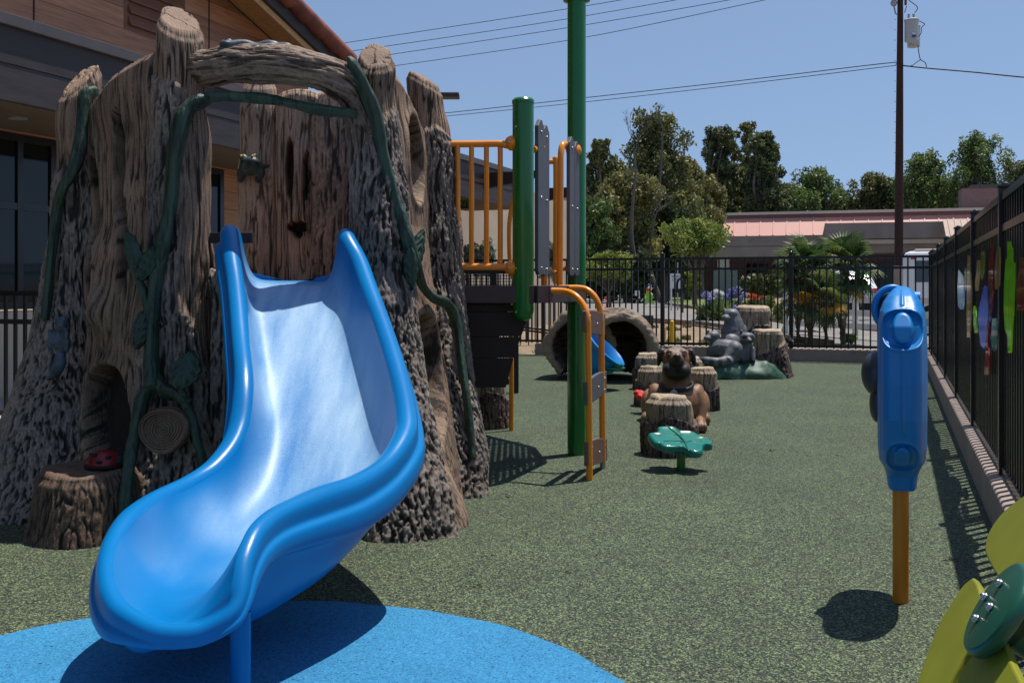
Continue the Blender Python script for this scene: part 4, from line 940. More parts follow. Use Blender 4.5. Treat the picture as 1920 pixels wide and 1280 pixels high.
def leaf_pad(label, mat, pm, loc, rz, sc=1.0):
    t = thing('leaf_step', label, 'step', loc, rz)
    zp = [(270, 720), (290, 690), (330, 683), (420, 680), (465, 650), (490, 612), (520, 600), (610, 598), (700, 602), (740, 625), (770, 665), (830, 672), (930, 680), (970, 710), (1010, 760), (1060, 780), (1085, 812), (1075, 850), (1040, 870), (960, 868), (900, 885), (870, 920), (820, 950), (750, 962), (690, 950), (640, 920), (590, 885), (500, 888), (400, 880), (350, 865), (330, 832), (290, 825), (265, 780)]
    n = 132; q_ = cat(np.array(zp+zp[:1], float), n+1)[:-1]; out = [((x-678)/2624*sc, (785-y)/2624/.447*sc) for x, y in q_][::-1]
    out = np.array(out); rings = [(.02, 0, 0), (.35, 0, 0), (.62, 0, .002), (.80, 0, .003), (.86, 0, .006), (.90, 0, .007), (.95, 0, .004), (.99, 0, -.006), (1.0, 0, -.016), (.985, 0, -.028), (.9, 0, -.035), (.3, 0, -.035), (.02, 0, -.035)]
    V = []; z = .155
    for f, _, dz in rings:
        for x, y in out*f:
            a = math.atan2(y, x); vein = 0
            if f < .85 and dz > -.01:
                vein = -.004*math.exp(-((x*.35+y*1.0)*0+x-.02*math.sin(y*25))**2/.000016) 
            V.append((x, y, z+dz+vein))
    o = ob('leaf', me_from(V, gf(len(rings), n, True, flip=True)), mat, t, False); bevel(o, .001, 1)
    # veins as thin raised cords
    b = MB(); b.tube(cat([(-.02*sc, .155*sc, z+.006), (.0, .09*sc, z+.002), (.012*sc, .0, z+.001), (.0, -.07*sc, z+.002), (-.015*sc, -.135*sc, z+.004)], 20), [.0045*sc]*20, 8)
    for s_, y_ in ((1, .05), (-1, .05), (1, -.03), (-1, -.02)):
        b.tube(cat([(.006*sc, y_*sc, z+.001), (s_*.05*sc, (y_+.015)*sc, z+.001), (s_*.10*sc, (y_+.005)*sc, z+.003)], 10), .0022*sc, 6)
    b.ob('vein', pm[1], o, False, smooth=True)
    o.rotation_euler = (R(18), 0, 0); o.location = (0, 0, z-z*math.cos(R(18))); o.location.y = z*math.sin(R(18))
    b = MB(); b.tube([(0, 0, -.01), (0, 0, z-.03)], .0225*sc, 24); b.ob('post', pm[0], t, False, auto=True)
    return t
tealv = paint('teal_vein', (.003, .12, .09), .35)
leaf_pad('teal leaf-shaped step on a short green post, nearest of the steps', M_['teal'], (M_['green'], tealv), (px(1277, 5.20), 5.20, 0), .25)
leaf_pad('red leaf-shaped step poking out at the left of the dog', M_['red'], (M_['green'], M_['red']), (px(1222, 7.55), 7.55, -.03), 1.0, .80)
# ------------------------------------------------------------------ dog
DOG = (px(1268, 6.72), 6.72, 0); yaw = -.14
dog = thing('dog_sculpture', 'big brown lying dog sculpture with black muzzle and round name tag', 'dog sculpture', DOG, yaw); dog.scale = (.84, .9, 1.0)
e = lambda c, r, rot=(0, 0, 0): ('e', c, r, rot)
parts = [e((0, .02, .17), (.185, .17, .165)), e((0, .28, .15), (.19, .30, .155)), e((0, .52, .13), (.20, .19, .145)), e((0, -.08, .19), (.125, .11, .13)),
         ('c', [(0, -.01, .22), (0, -.03, .31), (0, -.05, .38)], [.125, .115, .112]),
         e((0, -.055, .455), (.108, .115, .085)), e((0, -.02, .49), (.098, .085, .05)), e((0, -.10, .40), (.106, .09, .075)),
         ('c', [(0, -.10, .436), (0, -.17, .452), (0, -.215, .466)], [.072, .060, .046]), e((.050, -.165, .392), (.060, .064, .050), (0, 0, 0)), e((-.050, -.165, .396), (.060, .064, .050)), e((0, -.150, .372), (.062, .055, .034)),
         e((.050, -.112, .512), (.030, .032, .018)), e((-.050, -.112, .512), (.030, .032, .018)), e((0, -.1, .35), (.085, .07, .05))]
for s in (1, -1):
    parts += [e((s*.112, -.035, .512), (.030, .05, .022), (0, s*25, 0)), e((s*.132, -.045, .468), (.018, .048, .062), (12, -s*8, 0)),
              ('c', [(s*.150, .02, .215), (s*.180, -.0, .16), (s*.182, -.035, .09), (s*.178, -.05, .05)], [.072, .062, .048, .046]),
              e((s*.165, .04, .235), (.055, .07, .06)),
              ('c', [(s*.175, -.05, .045), (s*.18, -.13, .042), (s*.18, -.16, .04)], [.045, .048, .042]), e((s*.21, .48, .11), (.075, .17, .11)), ('c', [(s*.235, .4, .04), (s*.24, .25, .035)], [.04, .04])]
    for k, dx in enumerate((-.034, -.011, .013, .036)): parts.append(e((s*.18+dx, -.178-(.008 if k in (1, 2) else 0), .036), (.014, .034, .032)))
m = blob(parts, .0085, 3, .5); V = coords(m)
def gs(V, c, r): return np.exp(-(((V-np.array(c))/np.array(r))**2).sum(1))
C = np.array((.225, .115, .055))*(1+.25*fbm(V*9, 4))[:, None]+0*V
dk = np.array((.011, .009, .009)); lt = np.array((.30, .165, .085))
wm = np.clip(1.9*gs(V, (0, -.21, .41), (.11, .065, .06))+1.3*gs(V, (0, -.19, .36), (.075, .07, .04))+.9*gs(V, (.07, -.12, .37), (.05, .06, .035))+.9*gs(V, (-.07, -.12, .37), (.05, .06, .035))+.8*gs(V, (0, -.22, .45), (.03, .04, .03)), 0, 1)
we = np.clip(1.8*gs(V, (.14, -.05, .455), (.028, .06, .075))+1.8*gs(V, (-.14, -.05, .455), (.028, .06, .075))+1.2*gs(V, (.12, -.03, .52), (.04, .06, .03))+1.2*gs(V, (-.12, -.03, .52), (.04, .06, .03))+1.4*gs(V, (.056, -.138, .494), (.027, .03, .018))+1.4*gs(V, (-.056, -.138, .494), (.027, .03, .018)), 0, 1)
wt = np.clip(.75*gs(V, (0, -.07, .54), (.07, .09, .04)), 0, .8)
C = C*(1-wt[:, None])+np.array((.19, .17, .155))*wt[:, None]
wl = np.clip(.5*gs(V, (0, -.1, .2), (.07, .06, .1))+.35*gs(V, (.18, -.14, .06), (.06, .08, .03)), 0, .6)
C = C*(1-wl[:, None])+lt*wl[:, None]
wd = np.clip(wm+we, 0, 1)[:, None]; C = C*(1-wd)+dk*wd; vcol(m, C)
M_['animal'] = vcmat('animal_paint', .55, .25, 35, (1, 1, 1), .2)
body = ob('body', m, M_['animal'], dog, False)
for s in (1, -1):
    b = MB(); b.ball((s*.056, -.150, .492), (.017, .011, .0135), 16, 10); ey = b.ob('eye', paint('dog_eye', (.10, .035, .015), .08, coat=.8), body, False, smooth=True)
    b = MB(); b.ball((s*.050, -.160, .476), (.007, .0045, .007), 12, 8); b.ob('pupil', M_['rubber_b'], ey, False, smooth=True) if False else None
b = MB(); b.ball((0, -.260, .484), (.030, .018, .022), 16, 10); b.ob('nose', paint('nose', (.008, .008, .008), .25), body, False, smooth=True)
for s in (1, -1):
    b = MB()
    for dx in (-.023, .001, .025): b.tube(cat([(s*.18+dx, -.214, .035), (s*.18+dx, -.205, .058), (s*.18+dx, -.175, .073), (s*.18+dx, -.14, .082)], 8), .0022, 6)
    b.ob('toe_line', M_['rubber_b'], body, False, smooth=True)
P = [(math.cos(a)*.124, math.sin(a)*.122-.045, .292+.012*math.sin(a+.3)-.014*math.cos(a-1.57)*-1*0+.016*math.sin(a)) for a in np.linspace(0, 2*math.pi, 48, endpoint=False)]
b = MB(); V_, F_ = tubeVF(P, .014, 8, False, True); V_ = np.array(V_); b.add(V_, F_)
for k in range(2): pass
co_ = b.ob('collar', paint('collar', (.008, .009, .012), .6), body, False, smooth=True); co_.scale = (1, 1, 1)
b = MB(); tp_ = (-.022, -.198, .246)
b.tube([(tp_[0], tp_[1]+.004, tp_[2]), (tp_[0], tp_[1]-.008, tp_[2])], .029, 32); b.tube([(tp_[0], -.175, .285), (tp_[0], -.195, .270)], .004, 8)
tg = b.ob('name_tag', paint('tag_metal', (.36, .40, .44), .45, metal=.3), body, False, auto=True)
tm = textmesh('LOU', .021, .0008); o = ob('lettering', tm, M_['rubber_b'], tg, False); o.rotation_euler = (R(90), 0, 0); o.location = (tp_[0], tp_[1]-.009, tp_[2])
# ------------------------------------------------------------------ tunnel log
tun = thing('tunnel', 'half-round hollow log crawl tunnel by the far fence', 'tunnel', (px(1130, 10.3), 10.3, 0))
Pc = cat([(px(1076, 10.3), 10.05, 0), (px(1084, 10.7), 10.55, 0), (px(1120, 11), 10.95, 0), (px(1152, 10.8), 10.6, 0), (px(1162, 10.1), 10.0, 0)], 90)
Pc = cat([(px(1050, 10.5)+.18, 10.25, 0), (px(1098, 10.9), 10.72, 0), (px(1140, 10.8), 10.72, 0), (px(1161, 10.4), 10.35, 0), (px(1163, 9.9), 9.93, 0)], 90)
T_ = np.gradient(Pc, axis=0); T_ /= np.linalg.norm(T_, axis=1)[:, None]; Sd = np.stack([T_[:, 1], -T_[:, 0], 0*T_[:, 0]], -1)
na = 90; al = np.linspace(-.95, np.pi+.95, na); V = []; hh = []; bkm = []
for ro, inner in ((.345, 0), (.272, 1)):
    al_ = al if not inner else al[::-1]
    for a in al_:
        q = Pc+Sd*(ro*np.cos(a))+np.array((0, 0, 1))*(ro*1.04*np.sin(a)+.325)
        L = np.linspace(0, 1.6, 90); s_ = np.stack([0*L+math.cos(a)*ro, L*.3, 0*L+math.sin(a)*ro], -1)
        q3 = np.stack([0*L+a*ro, 0*L, L], -1)*1.0; hb = bark_h(np.stack([q3[:, 0], q3[:, 1]+inner, q3[:, 2]*.8], -1), 90, .75) if not inner else wood_h(np.stack([q3[:, 0], q3[:, 1]+inner, q3[:, 2]], -1), 92)
        dsp = (hb*.02 if not inner else hb*.01)+.03*vn(np.stack([0*L+a*1.6, L*2, 0*L+inner], -1), 3)*(1 if not inner else .4)
        rad = Sd*math.cos(a)+np.array((0, 0, 1))*math.sin(a)
        V.append(q+rad*dsp[:, None]*(1 if not inner else -1)); hh.append(hb); bkm.append(0*L+(1-inner))
V = np.array(V)            # (2na, 90, 3)
V[..., 2] = np.maximum(V[..., 2], -.02); Vt = V.transpose(1, 0, 2).reshape(-1, 3)
Ht = np.array(hh).T.ravel(); Bt = np.array(bkm).T.ravel()
Fc = [tuple(f) for f in gf(90, 2*na, True)]
# rims with end grain
n2 = 2*na; ends = []
for e_, sgn in ((0, -1), (89, 1)):
    ring = V[:, e_, :]; o_ = ring[:na]; i_ = ring[na:][::-1]; tdir = T_[e_]*sgn; base_ = len(Vt); rows = []
    for k in range(8):
        f = k/7; q = o_*(1-f)+i_*f+tdir*(.03*math.sin(math.pi*f)**.5)+tdir*(.012*np.array([vn(np.array([[a*14, f*3, e_]]), 5)[0] for a in al]))[:, None]*math.sin(math.pi*f); rows.append(q)
    Vt = np.vstack([Vt]+rows); hv = np.array([[.55+.45*math.sin(f*25+a*6)*vn(np.array([[a*22, f*2., e_]]), 7)[0] for a in al] for f in np.linspace(0, 1, 8)]).ravel()
    Ht = np.concatenate([Ht, .4+.6*np.clip(hv, 0, 1)]); Bt = np.concatenate([Bt, 0*hv])
    for f in gf(8, na, flip=(sgn < 0)): Fc.append(tuple(int(x)+base_ for x in f))
ob('log_shell', me_from(Vt, Fc, {'h': Ht, 'bk': Bt}), M_['logm'], tun)
# spinning bowl
bw_ = thing('spinner_bowl', 'tilted blue plastic spinning bowl behind the tall green post', 'spinner', (px(1120, 9.3), 9.3, 0))
b = MB(); prof = [(0, -.17), (.06, -.168), (.11, -.15), (.145, -.10), (.17, .05), (.205, .085), (.215, .10), (.20, .105), (.185, .09), (.15, .02), (.12, -.1), (0, -.13)]
b.lathe((0, 0, 0), prof, 40); b.xf(Matrix.Translation((px(1124, 9.3), 9.3, .30)) @ Matrix.Rotation(R(42), 4, 'Y') @ Matrix.Rotation(R(14), 4, 'X'))
bo = b.ob('bowl', M_['blue'], bw_, auto=True)
b = MB(); b.tube([(px(1128, 9.35), 9.35, -.01), (px(1124, 9.33), 9.33, .2)], .03, 16); b.ob('post', M_['teal'], bw_, auto=True)
b = MB(); b.ball(W(1150, 690, 9.25), (.11, .09, .03), 20, 8); b.ball(W(1158, 684, 9.2), (.045, .06, .03), 14, 8); b.ball(W(1140, 697, 9.2), (.05, .06, .02), 14, 8); b.ob('leaf_base', M_['teal'], bw_, smooth=True)
# ------------------------------------------------------------------ raccoon sculpture
RD = 10.6
rc = thing('raccoon_sculpture', 'three grey raccoons on a green mound with two carved tree stumps', 'sculpture', (px(1380, RD), RD, 0))
def rp(u, v, d=RD): return W(u, v, d)
rp_ = lambda u, v, d, r, rot=(0, 0, 0): ('e', tuple(W(u, v, d)), r, rot)
m = blob([rp_(1300, 705, 10.5, (.36, .30, .12)), rp_(1350, 700, 10.55, (.38, .28, .16)), rp_(1410, 700, 10.6, (.34, .3, .17)), rp_(1400, 680, 10.75, (.20, .2, .22)), rp_(1270, 700, 10.7, (.25, .3, .09)), rp_(1450, 706, 10.6, (.16, .28, .10)), rp_(1385, 690, 10.7, (.28, .2, .16))], .02, 4)
V = coords(m); V[:, 2] = np.maximum(V[:, 2], -.02); V += np.stack([fbm(V*7, 1), fbm(V*7, 2), fbm(V*7, 3)], -1)*.03; V[:, 2] = np.maximum(V[:, 2], -.02); setcoords(m, V)
n_c = fbm(V*10, 8)[:, None]; vcol(m, np.clip(np.array((.035, .095, .06))*(1+.5*n_c)+.02*(n_c > .2), 0, 1)); ob('mound', m, M_['animal'], rc)
sweep('stump', [(*rp(1410, 600, 11.2)[:2], 0, .23), (*rp(1410, 600, 11.2)[:2], .4, .2), (*rp(1410, 600, 11.2)[:2], .68, .185)], M_['stump'], rc, .70, nth=120, nz=110, seed=91, mask=lambda p, th: sst(-.01, .01, .50+.05*vn(p*6, 2)-p[..., 2]), dk=.8, cracks=False, tilt=(0, .05))
sweep('stump', [(*rp(1448, 620, 10.6)[:2], 0, .20), (*rp(1445, 620, 10.6)[:2], .22, .165), (*rp(1442, 620, 10.6)[:2], .46, .145)], M_['stump'], rc, .475, nth=130, nz=110, seed=93, mask=lambda p, th: sst(-.01, .01, .30+.09*np.clip((p[..., 0]-rp(1445, 600)[0])*5, -1, 1)-p[..., 2]), dk=.8, cracks=False, tilt=(0, .05))
def raccoon(parts, seed, masks=(), tailc=None, vox=.011):
    m = blob(parts, vox*.75, 2, .5); V = coords(m); V = V+np.stack([vn(V*45, 1), vn(V*45, 2), vn(V*30, 3)], -1)*.0015; setcoords(m, V); C = np.array((.125, .128, .138))*(1+.35*fbm(V*12, seed))[:, None]+0*V
    for c, r_, a in masks: w_ = np.clip(a*gs(V, c, r_), 0, 1)[:, None]; C = C*(1-w_)+np.array((.012, .012, .014))*w_
    if tailc is not None:
        w_ = tailc(V)[:, None]; C = C*(1-w_)+np.array((.03, .03, .034))*w_
    vcol(m, C); return ob('raccoon', m, M_['animal'], rc)
# sitting with its back turned
P = lambda u, v, d=10.85: tuple(W(u, v, d))
raccoon([('e', P(1374, 622), (.13, .12, .12)), ('e', P(1370, 640, 10.8), (.12, .13, .10)), ('c', [P(1377, 632), P(1376, 612), P(1373, 594)], [.135, .112, .085]), ('e', P(1371, 588), (.085, .085, .055)), ('e', P(1360, 596, 10.78), (.045, .07, .035)), ('e', P(1358, 583), (.02, .02, .035)), ('e', P(1378, 583), (.02, .02, .03)), ('e', P(1393, 622, 10.9), (.05, .06, .08))], 3)
# lying, looking left, ringed tail
tl = [W(1362, 676, 10.35), W(1345, 679, 10.32), W(1325, 676, 10.35), W(1308, 673, 10.4)]
def tailf(V):
    x0, x1 = W(1312, 0, 10.35)[0], W(1355, 0, 10.35)[0]; z = W(0, 668, 10.35)[2]; y = (V[:, 0]-x0)/(x1-x0)
    return (np.sin(y*17) > .1)*(V[:, 2] < z)*(V[:, 0] < x1)*.85
raccoon([('c', [P(1338, 660, 10.6), P(1354, 655, 10.52), P(1374, 660, 10.48)], [.080, .108, .125]), ('c', [P(1378, 655, 10.42), P(1362, 672, 10.36)], [.085, .04]), ('c', [P(1345, 650, 10.6), P(1338, 636, 10.6)], [.07, .055]), ('e', P(1337, 630, 10.6), (.075, .065, .055)), ('e', P(1326, 634, 10.55), (.04, .04, .028)), ('e', P(1329, 622, 10.6), (.018, .018, .028)), ('e', P(1346, 622, 10.6), (.018, .018, .028)),
         ('c', [tuple(W(1372, 672, 10.4)), tuple(W(1364, 678, 10.32))]+[tuple(t) for t in tl], [.05, .05, .052, .05, .042, .022])], 5, tailc=tailf)
# facing forward with dark mask
fc = np.array(P(1401, 633, 10.45))
raccoon([('e', tuple(fc), (.078, .062, .056)), ('c', [tuple(fc+(0, -.03, -.015)), tuple(fc+(.008, -.085, -.03))], [.042, .02]), ('e', tuple(fc+(-.058, .01, .052)), (.02, .014, .03)), ('e', tuple(fc+(.060, .01, .052)), (.02, .014, .03)),
         ('c', [tuple(fc+(0, .05, -.04)), tuple(fc+(-.01, .06, -.12)), tuple(fc+(-.01, .08, -.2))], [.065, .085, .10]), ('c', [tuple(fc+(-.05, .0, -.12)), tuple(fc+(-.055, -.03, -.19)), tuple(fc+(-.055, -.05, -.235))], [.035, .025, .022]), ('c', [tuple(fc+(.05, .0, -.12)), tuple(fc+(.052, -.03, -.19)), tuple(fc+(.05, -.05, -.235))], [.035, .025, .022])], 7,
        masks=[(tuple(fc+(-.034, -.055, .012)), (.026, .03, .016), 2), (tuple(fc+(.036, -.055, .012)), (.026, .03, .016), 2), (tuple(fc+(.008, -.105, -.03)), (.014, .02, .012), 2), (tuple(fc+(-.058, 0, .05)), (.013, .02, .02), 1), (tuple(fc+(.06, 0, .05)), (.013, .02, .02), 1), (tuple(fc+(-.055, -.05, -.24)), (.03, .03, .025), 1.5), (tuple(fc+(.05, -.05, -.24)), (.03, .03, .025), 1.5)], vox=.008)
# ------------------------------------------------------------------ blue play panel on its orange post
PX, PY = 1.150, 3.03
U3 = np.array((ST, CT, 0)); N3 = np.array((CT, -ST, 0)); Z3 = np.array((0, 0, 1.))
pan = thing('activity_toy', 'round blue plastic play panel seen edge-on, on one orange post', 'play panel', (PX, PY, 0))
C0 = np.array((PX+.004, PY, 0.)) 
b = MB(); b.tube([(PX, PY, -.02), (PX, PY, .37)], .0228, 28); b.ob('post', M_['orange_post'], pan, auto=True)
zk = [.336, .345, .38, .405, .43, .47, .56, .66, .76, .82, .86, .885, .905, .922, .932]
ak = [.050, .055, .066, .095, .145, .19, .222, .228, .222, .205, .175, .145, .115, .07, .03]
tk = [.036, .040, .044, .052, .0645, .0675, .0685, .069, .0685, .0665, .062, .053, .041, .027, .012]
nz_, nt2 = 200, 300; zz = np.concatenate([[.336], np.linspace(.337, .932, nz_-1)]); V = []
for z in zz:
    a_ = np.interp(z, zk, ak); t_ = np.interp(z, zk, tk); th = np.linspace(0, 2*np.pi, nt2, endpoint=False)
    ex = .42
    th = np.linspace(0, 2*np.pi, 1600); x = np.sign(np.cos(th))*np.abs(np.cos(th))**.40*t_; y = np.sign(np.sin(th))*np.abs(np.sin(th))**.72*a_
    al_ = np.concatenate([[0], np.cumsum(np.hypot(np.diff(x), np.diff(y)))]); qq = np.linspace(0, al_[-1], nt2, endpoint=False); x, y = np.interp(qq, al_, x), np.interp(qq, al_, y)
    fr = sst(.2, .7, -y/max(a_, 1e-4))        # the rim that faces the lens
    d = np.zeros(nt2)
    def pocket(zc, hz, hx, pz, px_):
        e1 = np.abs((x)/hx)**2.6+np.abs((z-zc)/hz)**2.6; e2 = np.abs(x/px_)**2.2+np.abs((z-zc-.004)/pz)**2.4
        return .020*sst(1.15, .75, e1)-.024*sst(1.2, .75, e2)-.004*np.exp(-((e1-1.25)/.2)**2)
    d += pocket(.812, .052, .053, .044, .026)+pocket(.448, .045, .040, .034, .021)*.8
    d -= .006*np.exp(-(x/.0035)**2)*(sst(.50, .53, z)*sst(.77, .74, z))+.006*np.exp(-(x/.004)**2)*sst(.872, .88, z)*sst(.93, .92, z)
    d += .006*np.exp(-((np.abs(x)-.056)/.003)**2)*(z > .40)
    y = y+d*fr
    V.append(C0+x[:, None]*N3+y[:, None]*U3+z*Z3)
cap0 = V[0].mean(0)+(V[0]-V[0].mean(0))*.02; cap1 = V[-1].mean(0)+(V[-1]-V[-1].mean(0))*.02
o = ob('panel_body', me_from(np.vstack([cap0]+V+[cap1]), gf(nz_+2, nt2, True)), M_['blue'], pan)
for zc, pr, rr in ((.675, .045, .068), (.585, .022, .055)):
    b = MB(); c = C0+U3*-.02+N3*(-.069)+Z3*zc; n = 36; rows = []
    q = MB(); q.ball((0, 0, 0), (rr, rr, pr), n, 20)
    Mx = Matrix((Vector(U3), Vector(Z3), Vector(-N3))).transposed().to_4x4(); q.xf(Matrix.Translation(Vector(c)) @ Mx)
    b.add(q.v[0], q.f); b.ob('dome', M_['dome'], pan, smooth=True)
# ring and dome window riding the top
c = C0+N3*(-.026)+U3*(.02)+Z3*.866; n = 48
P = [c+(N3*math.cos(a)*.050+Z3*math.sin(a)*.062+U3*.01*math.cos(a)) for a in np.linspace(0, 2*math.pi, n, endpoint=False)]
b = MB(); b.tube(P, .0105, 12, False, True); rg = b.ob('ring', M_['blue'], pan, smooth=True)
b = MB(); b.ball(c+U3*.02, (.05, .05, .05), 24, 16); b.ob('window_dome', M_['dome'], rg, smooth=True)
b = MB(); c2 = C0+N3*.026+U3*.0+Z3*.893; b.tube([c2-N3*.02, c2+N3*.024], .024, 24); b.ob('knob', M_['blue'], pan, auto=True)
# ------------------------------------------------------------------ yellow flower in the near corner
FC = W(1861, 1135, 1.25); FN = Vector((-.823, .23, .53)).normalized(); FNn = np.array(FN)
def ray(u, v, off=0.0):
    d = np.array(((u-960)/F, 1, -(v-538)/F)); o_ = np.array((0, 0, CH)); c = FC+FNn*off
    return o_+d*(np.dot(c-o_, FNn)/np.dot(d, FNn))
fl = thing('flower_toy', 'large yellow plastic flower with bolted green centre in the near right corner', 'play flower', (FC[0]+.07, FC[1]+.02, 0))
def rounded(poly, n=60):
    P = np.array(poly+poly[:1], float); P = cat(P, n+1)[:-1]; return P
petals = [[(1877, 1092), (1862, 1068), (1850, 1045), (1846, 1030), (1850, 1006), (1865, 978), (1890, 950), (1925, 924), (1965, 896), (1990, 905), (1990, 960), (1965, 1030), (1925, 1085)],
          [(1824, 1081), (1806, 1096), (1785, 1127), (1764, 1161), (1745, 1206), (1728, 1252), (1712, 1300), (1712, 1345), (1735, 1350), (1765, 1305), (1792, 1258), (1815, 1222), (1845, 1200), (1860, 1150), (1842, 1122), (1833, 1096)],
          [(1845, 1205), (1818, 1232), (1796, 1272), (1778, 1320), (1785, 1380), (1840, 1400), (1900, 1370), (1938, 1330), (1914, 1278), (1893, 1235), (1873, 1190)]]
for i, pl in enumerate(petals):
    off = -.022-.002*i; P = [ray(u, v, off) for u, v in (rounded(pl, 90) if True else pl)]
    b = MB(); b.prism(P, -FNn*.012); o = b.ob('petal', M_['petal'], fl); bevel(o, .003)
b = MB(); ctr = np.array(FC); A1 = np.array(ray(1861+54, 1135-83, 0))-ctr; A2 = np.array(ray(1861-24, 1135-15, 0))-ctr
e1 = A1/np.linalg.norm(A1); e2 = np.cross(FNn, e1); L1 = np.linalg.norm(A1); L2 = L1
rows = []
for r_, h_ in ((.02, 0), (.9, 0), (.96, -.0012), (1.0, -.006), (1.0, -.014), (.96, -.018), (.02, -.018)):
    rows.append([ctr+(e1*math.cos(a)+e2*math.sin(a))*L1*r_+FNn*h_ for a in np.linspace(0, 2*math.pi, 72, endpoint=False)])
pl_ = ob('centre_plate', me_from(np.vstack(rows), gf(7, 72, True)), M_['dgreen'], fl)
for u, v in ((1877, 1094.5), (1849, 1120), (1859.5, 1139), (1833, 1161)):
    q = ray(u, v, 0); b = MB(); b.tube([q, q+FNn*.004], .0055, 12); b.ball(q+FNn*.004, .0042, 12, 8); b.ob('bolt', M_['steel'], pl_, smooth=True)
sp = ctr-FNn*.05; b = MB(); b.tube([ctr-FNn*.036, ctr-FNn*.10], .034, 20); b.tube(cat([ctr-FNn*.06, ctr-FNn*.10-Z3*.03, ctr-FNn*.115-Z3*.12, np.array((*(ctr-FNn*.115)[:2], -.01))], 30), .028, 20); b.ob('stem', M_['dgreen'], fl, auto=True)
# ------------------------------------------------------------------ acrylic cutouts on the side fence
def FP(u, v, p=CP-.022):
    a = (u-960)/F; y = p/(a*CT-ST); return np.array((a*y, y, CH-(v-538)/F*y))
def acry(name, col, al=.62, em=0):
    m, n, p = newmat(name); p.inputs['Base Color'].default_value = (*col, 1); p.inputs['Roughness'].default_value = .08; p.inputs['Coat Weight'].default_value = .5
    t = N(n, 'ShaderNodeBsdfTransparent'); t.inputs[0].default_value = (*[min(1, c*.7+.3) for c in col], 1)
    ns = N(n, 'ShaderNodeTexNoise'); ns.inputs['Scale'].default_value = 14; n.links.new(texco(n), ns.inputs[0])
    r = ramp(n, [(.3, (al*.8,)*3), (.7, (min(1, al*1.2),)*3)]); n.links.new(ns.outputs[0], r.inputs[0])
    mx = N(n, 'ShaderNodeMixShader'); n.links.new(r.outputs[0], mx.inputs[0]); n.links.new(t.outputs[0], mx.inputs[1]); tl = N(n, 'ShaderNodeBsdfTranslucent'); tl.inputs[0].default_value = (*[min(1, c*1.5) for c in col], 1); m2 = N(n, 'ShaderNodeMixShader'); m2.inputs[0].default_value = .45; n.links.new(p.outputs[0], m2.inputs[1]); n.links.new(tl.outputs[0], m2.inputs[2]); n.links.new(m2.outputs[0], mx.inputs[2]); n.links.new(mx.outputs[0], n.nodes['Material Output'].inputs[0])
    return m
AC = {'lime': acry('acrylic_lime', (.30, .62, .03)), 'tan': acry('acrylic_tan', (.50, .40, .22)), 'white': acry('acrylic_white', (.45, .62, .85), .7), 'blue': acry('acrylic_blue', (.10, .25, .75), .7), 'maroon': acry('acrylic_maroon', (.30, .05, .05), .75), 'teal': acry('acrylic_teal', (.12, .30, .28)), 'olive': acry('acrylic_olive', (.30, .34, .10)), 'red': acry('acrylic_red', (.7, .03, .03), .8)}
def z2(x, y): return (1720+x/4.267, 400+y/4.267)
shapes = [('acrylic_leaf', 'white and pale blue', 'white', [(335, 448), (350, 470), (372, 500), (382, 560), (380, 680), (372, 765), (350, 768), (332, 740), (328, 600)]),
          ('acrylic_leaf', 'long beige', 'tan', [(410, 335), (425, 340), (434, 470), (440, 600), (440, 800), (432, 995), (405, 990), (402, 800), (404, 560)]),
          ('acrylic_leaf', 'thin olive', 'olive', [(387, 430), (397, 440), (402, 520), (399, 600), (391, 622), (384, 560)]),
          ('acrylic_leaf', 'small tan', 'tan', [(486, 372), (502, 378), (505, 470), (497, 560), (494, 618), (476, 622), (470, 560), (482, 470)]),
          ('acrylic_leaf', 'small green', 'olive', [(520, 305), (540, 302), (543, 380), (538, 480), (524, 530), (514, 500), (516, 400)]),
          ('acrylic_feather', 'blue feathered', 'blue', [(545, 575), (590, 615), (600, 750), (590, 860), (565, 930), (560, 1040), (540, 1085), (515, 1050), (505, 960), (497, 860), (500, 760), (520, 690)]),
          ('acrylic_feather', 'long dark red', 'maroon', [(598, 225), (612, 300), (618, 480), (612, 620), (598, 790), (578, 920), (574, 1050), (586, 1150), (580, 1290), (548, 1290), (550, 1180), (560, 1080), (566, 900), (582, 780), (572, 640), (580, 430)]),
          ('acrylic_leaf', 'pale tan', 'tan', [(652, 262), (667, 275), (669, 400), (664, 560), (655, 612), (634, 606), (630, 480), (640, 350)]),
          ('acrylic_leaf', 'blue-green', 'teal', [(612, 838), (640, 840), (656, 900), (652, 1000), (630, 1100), (610, 1090), (597, 1000), (606, 910)]),
          ('acrylic_leaf', 'big lime green', 'lime', [(735, 222), (752, 225), (758, 270), (768, 275), (770, 390), (786, 395), (786, 560), (775, 800), (765, 940), (758, 1115), (738, 1115), (735, 990), (712, 920), (703, 760), (707, 560), (716, 430), (720, 365), (732, 360)]),
          ('acrylic_leaf', 'reddish brown', 'maroon', [(838, 352), (880, 352), (890, 500), (885, 700), (870, 782), (812, 775), (806, 640), (812, 540), (828, 450)]),
          ('acrylic_leaf', 'narrow lime', 'lime', [(460, 738), (472, 745), (480, 830), (486, 955), (468, 955), (458, 900), (456, 800)])]
for nm, ds, mt, pl in shapes:
    P = [FP(*z2(x, y)) for x, y in pl]; b = MB(); b.prism(P, -N3*.006); tag(b.ob(nm, AC[mt]), ds+' acrylic cutout mounted on the tall black side fence', 'fence ornament', 'acrylic cutouts on the side fence')
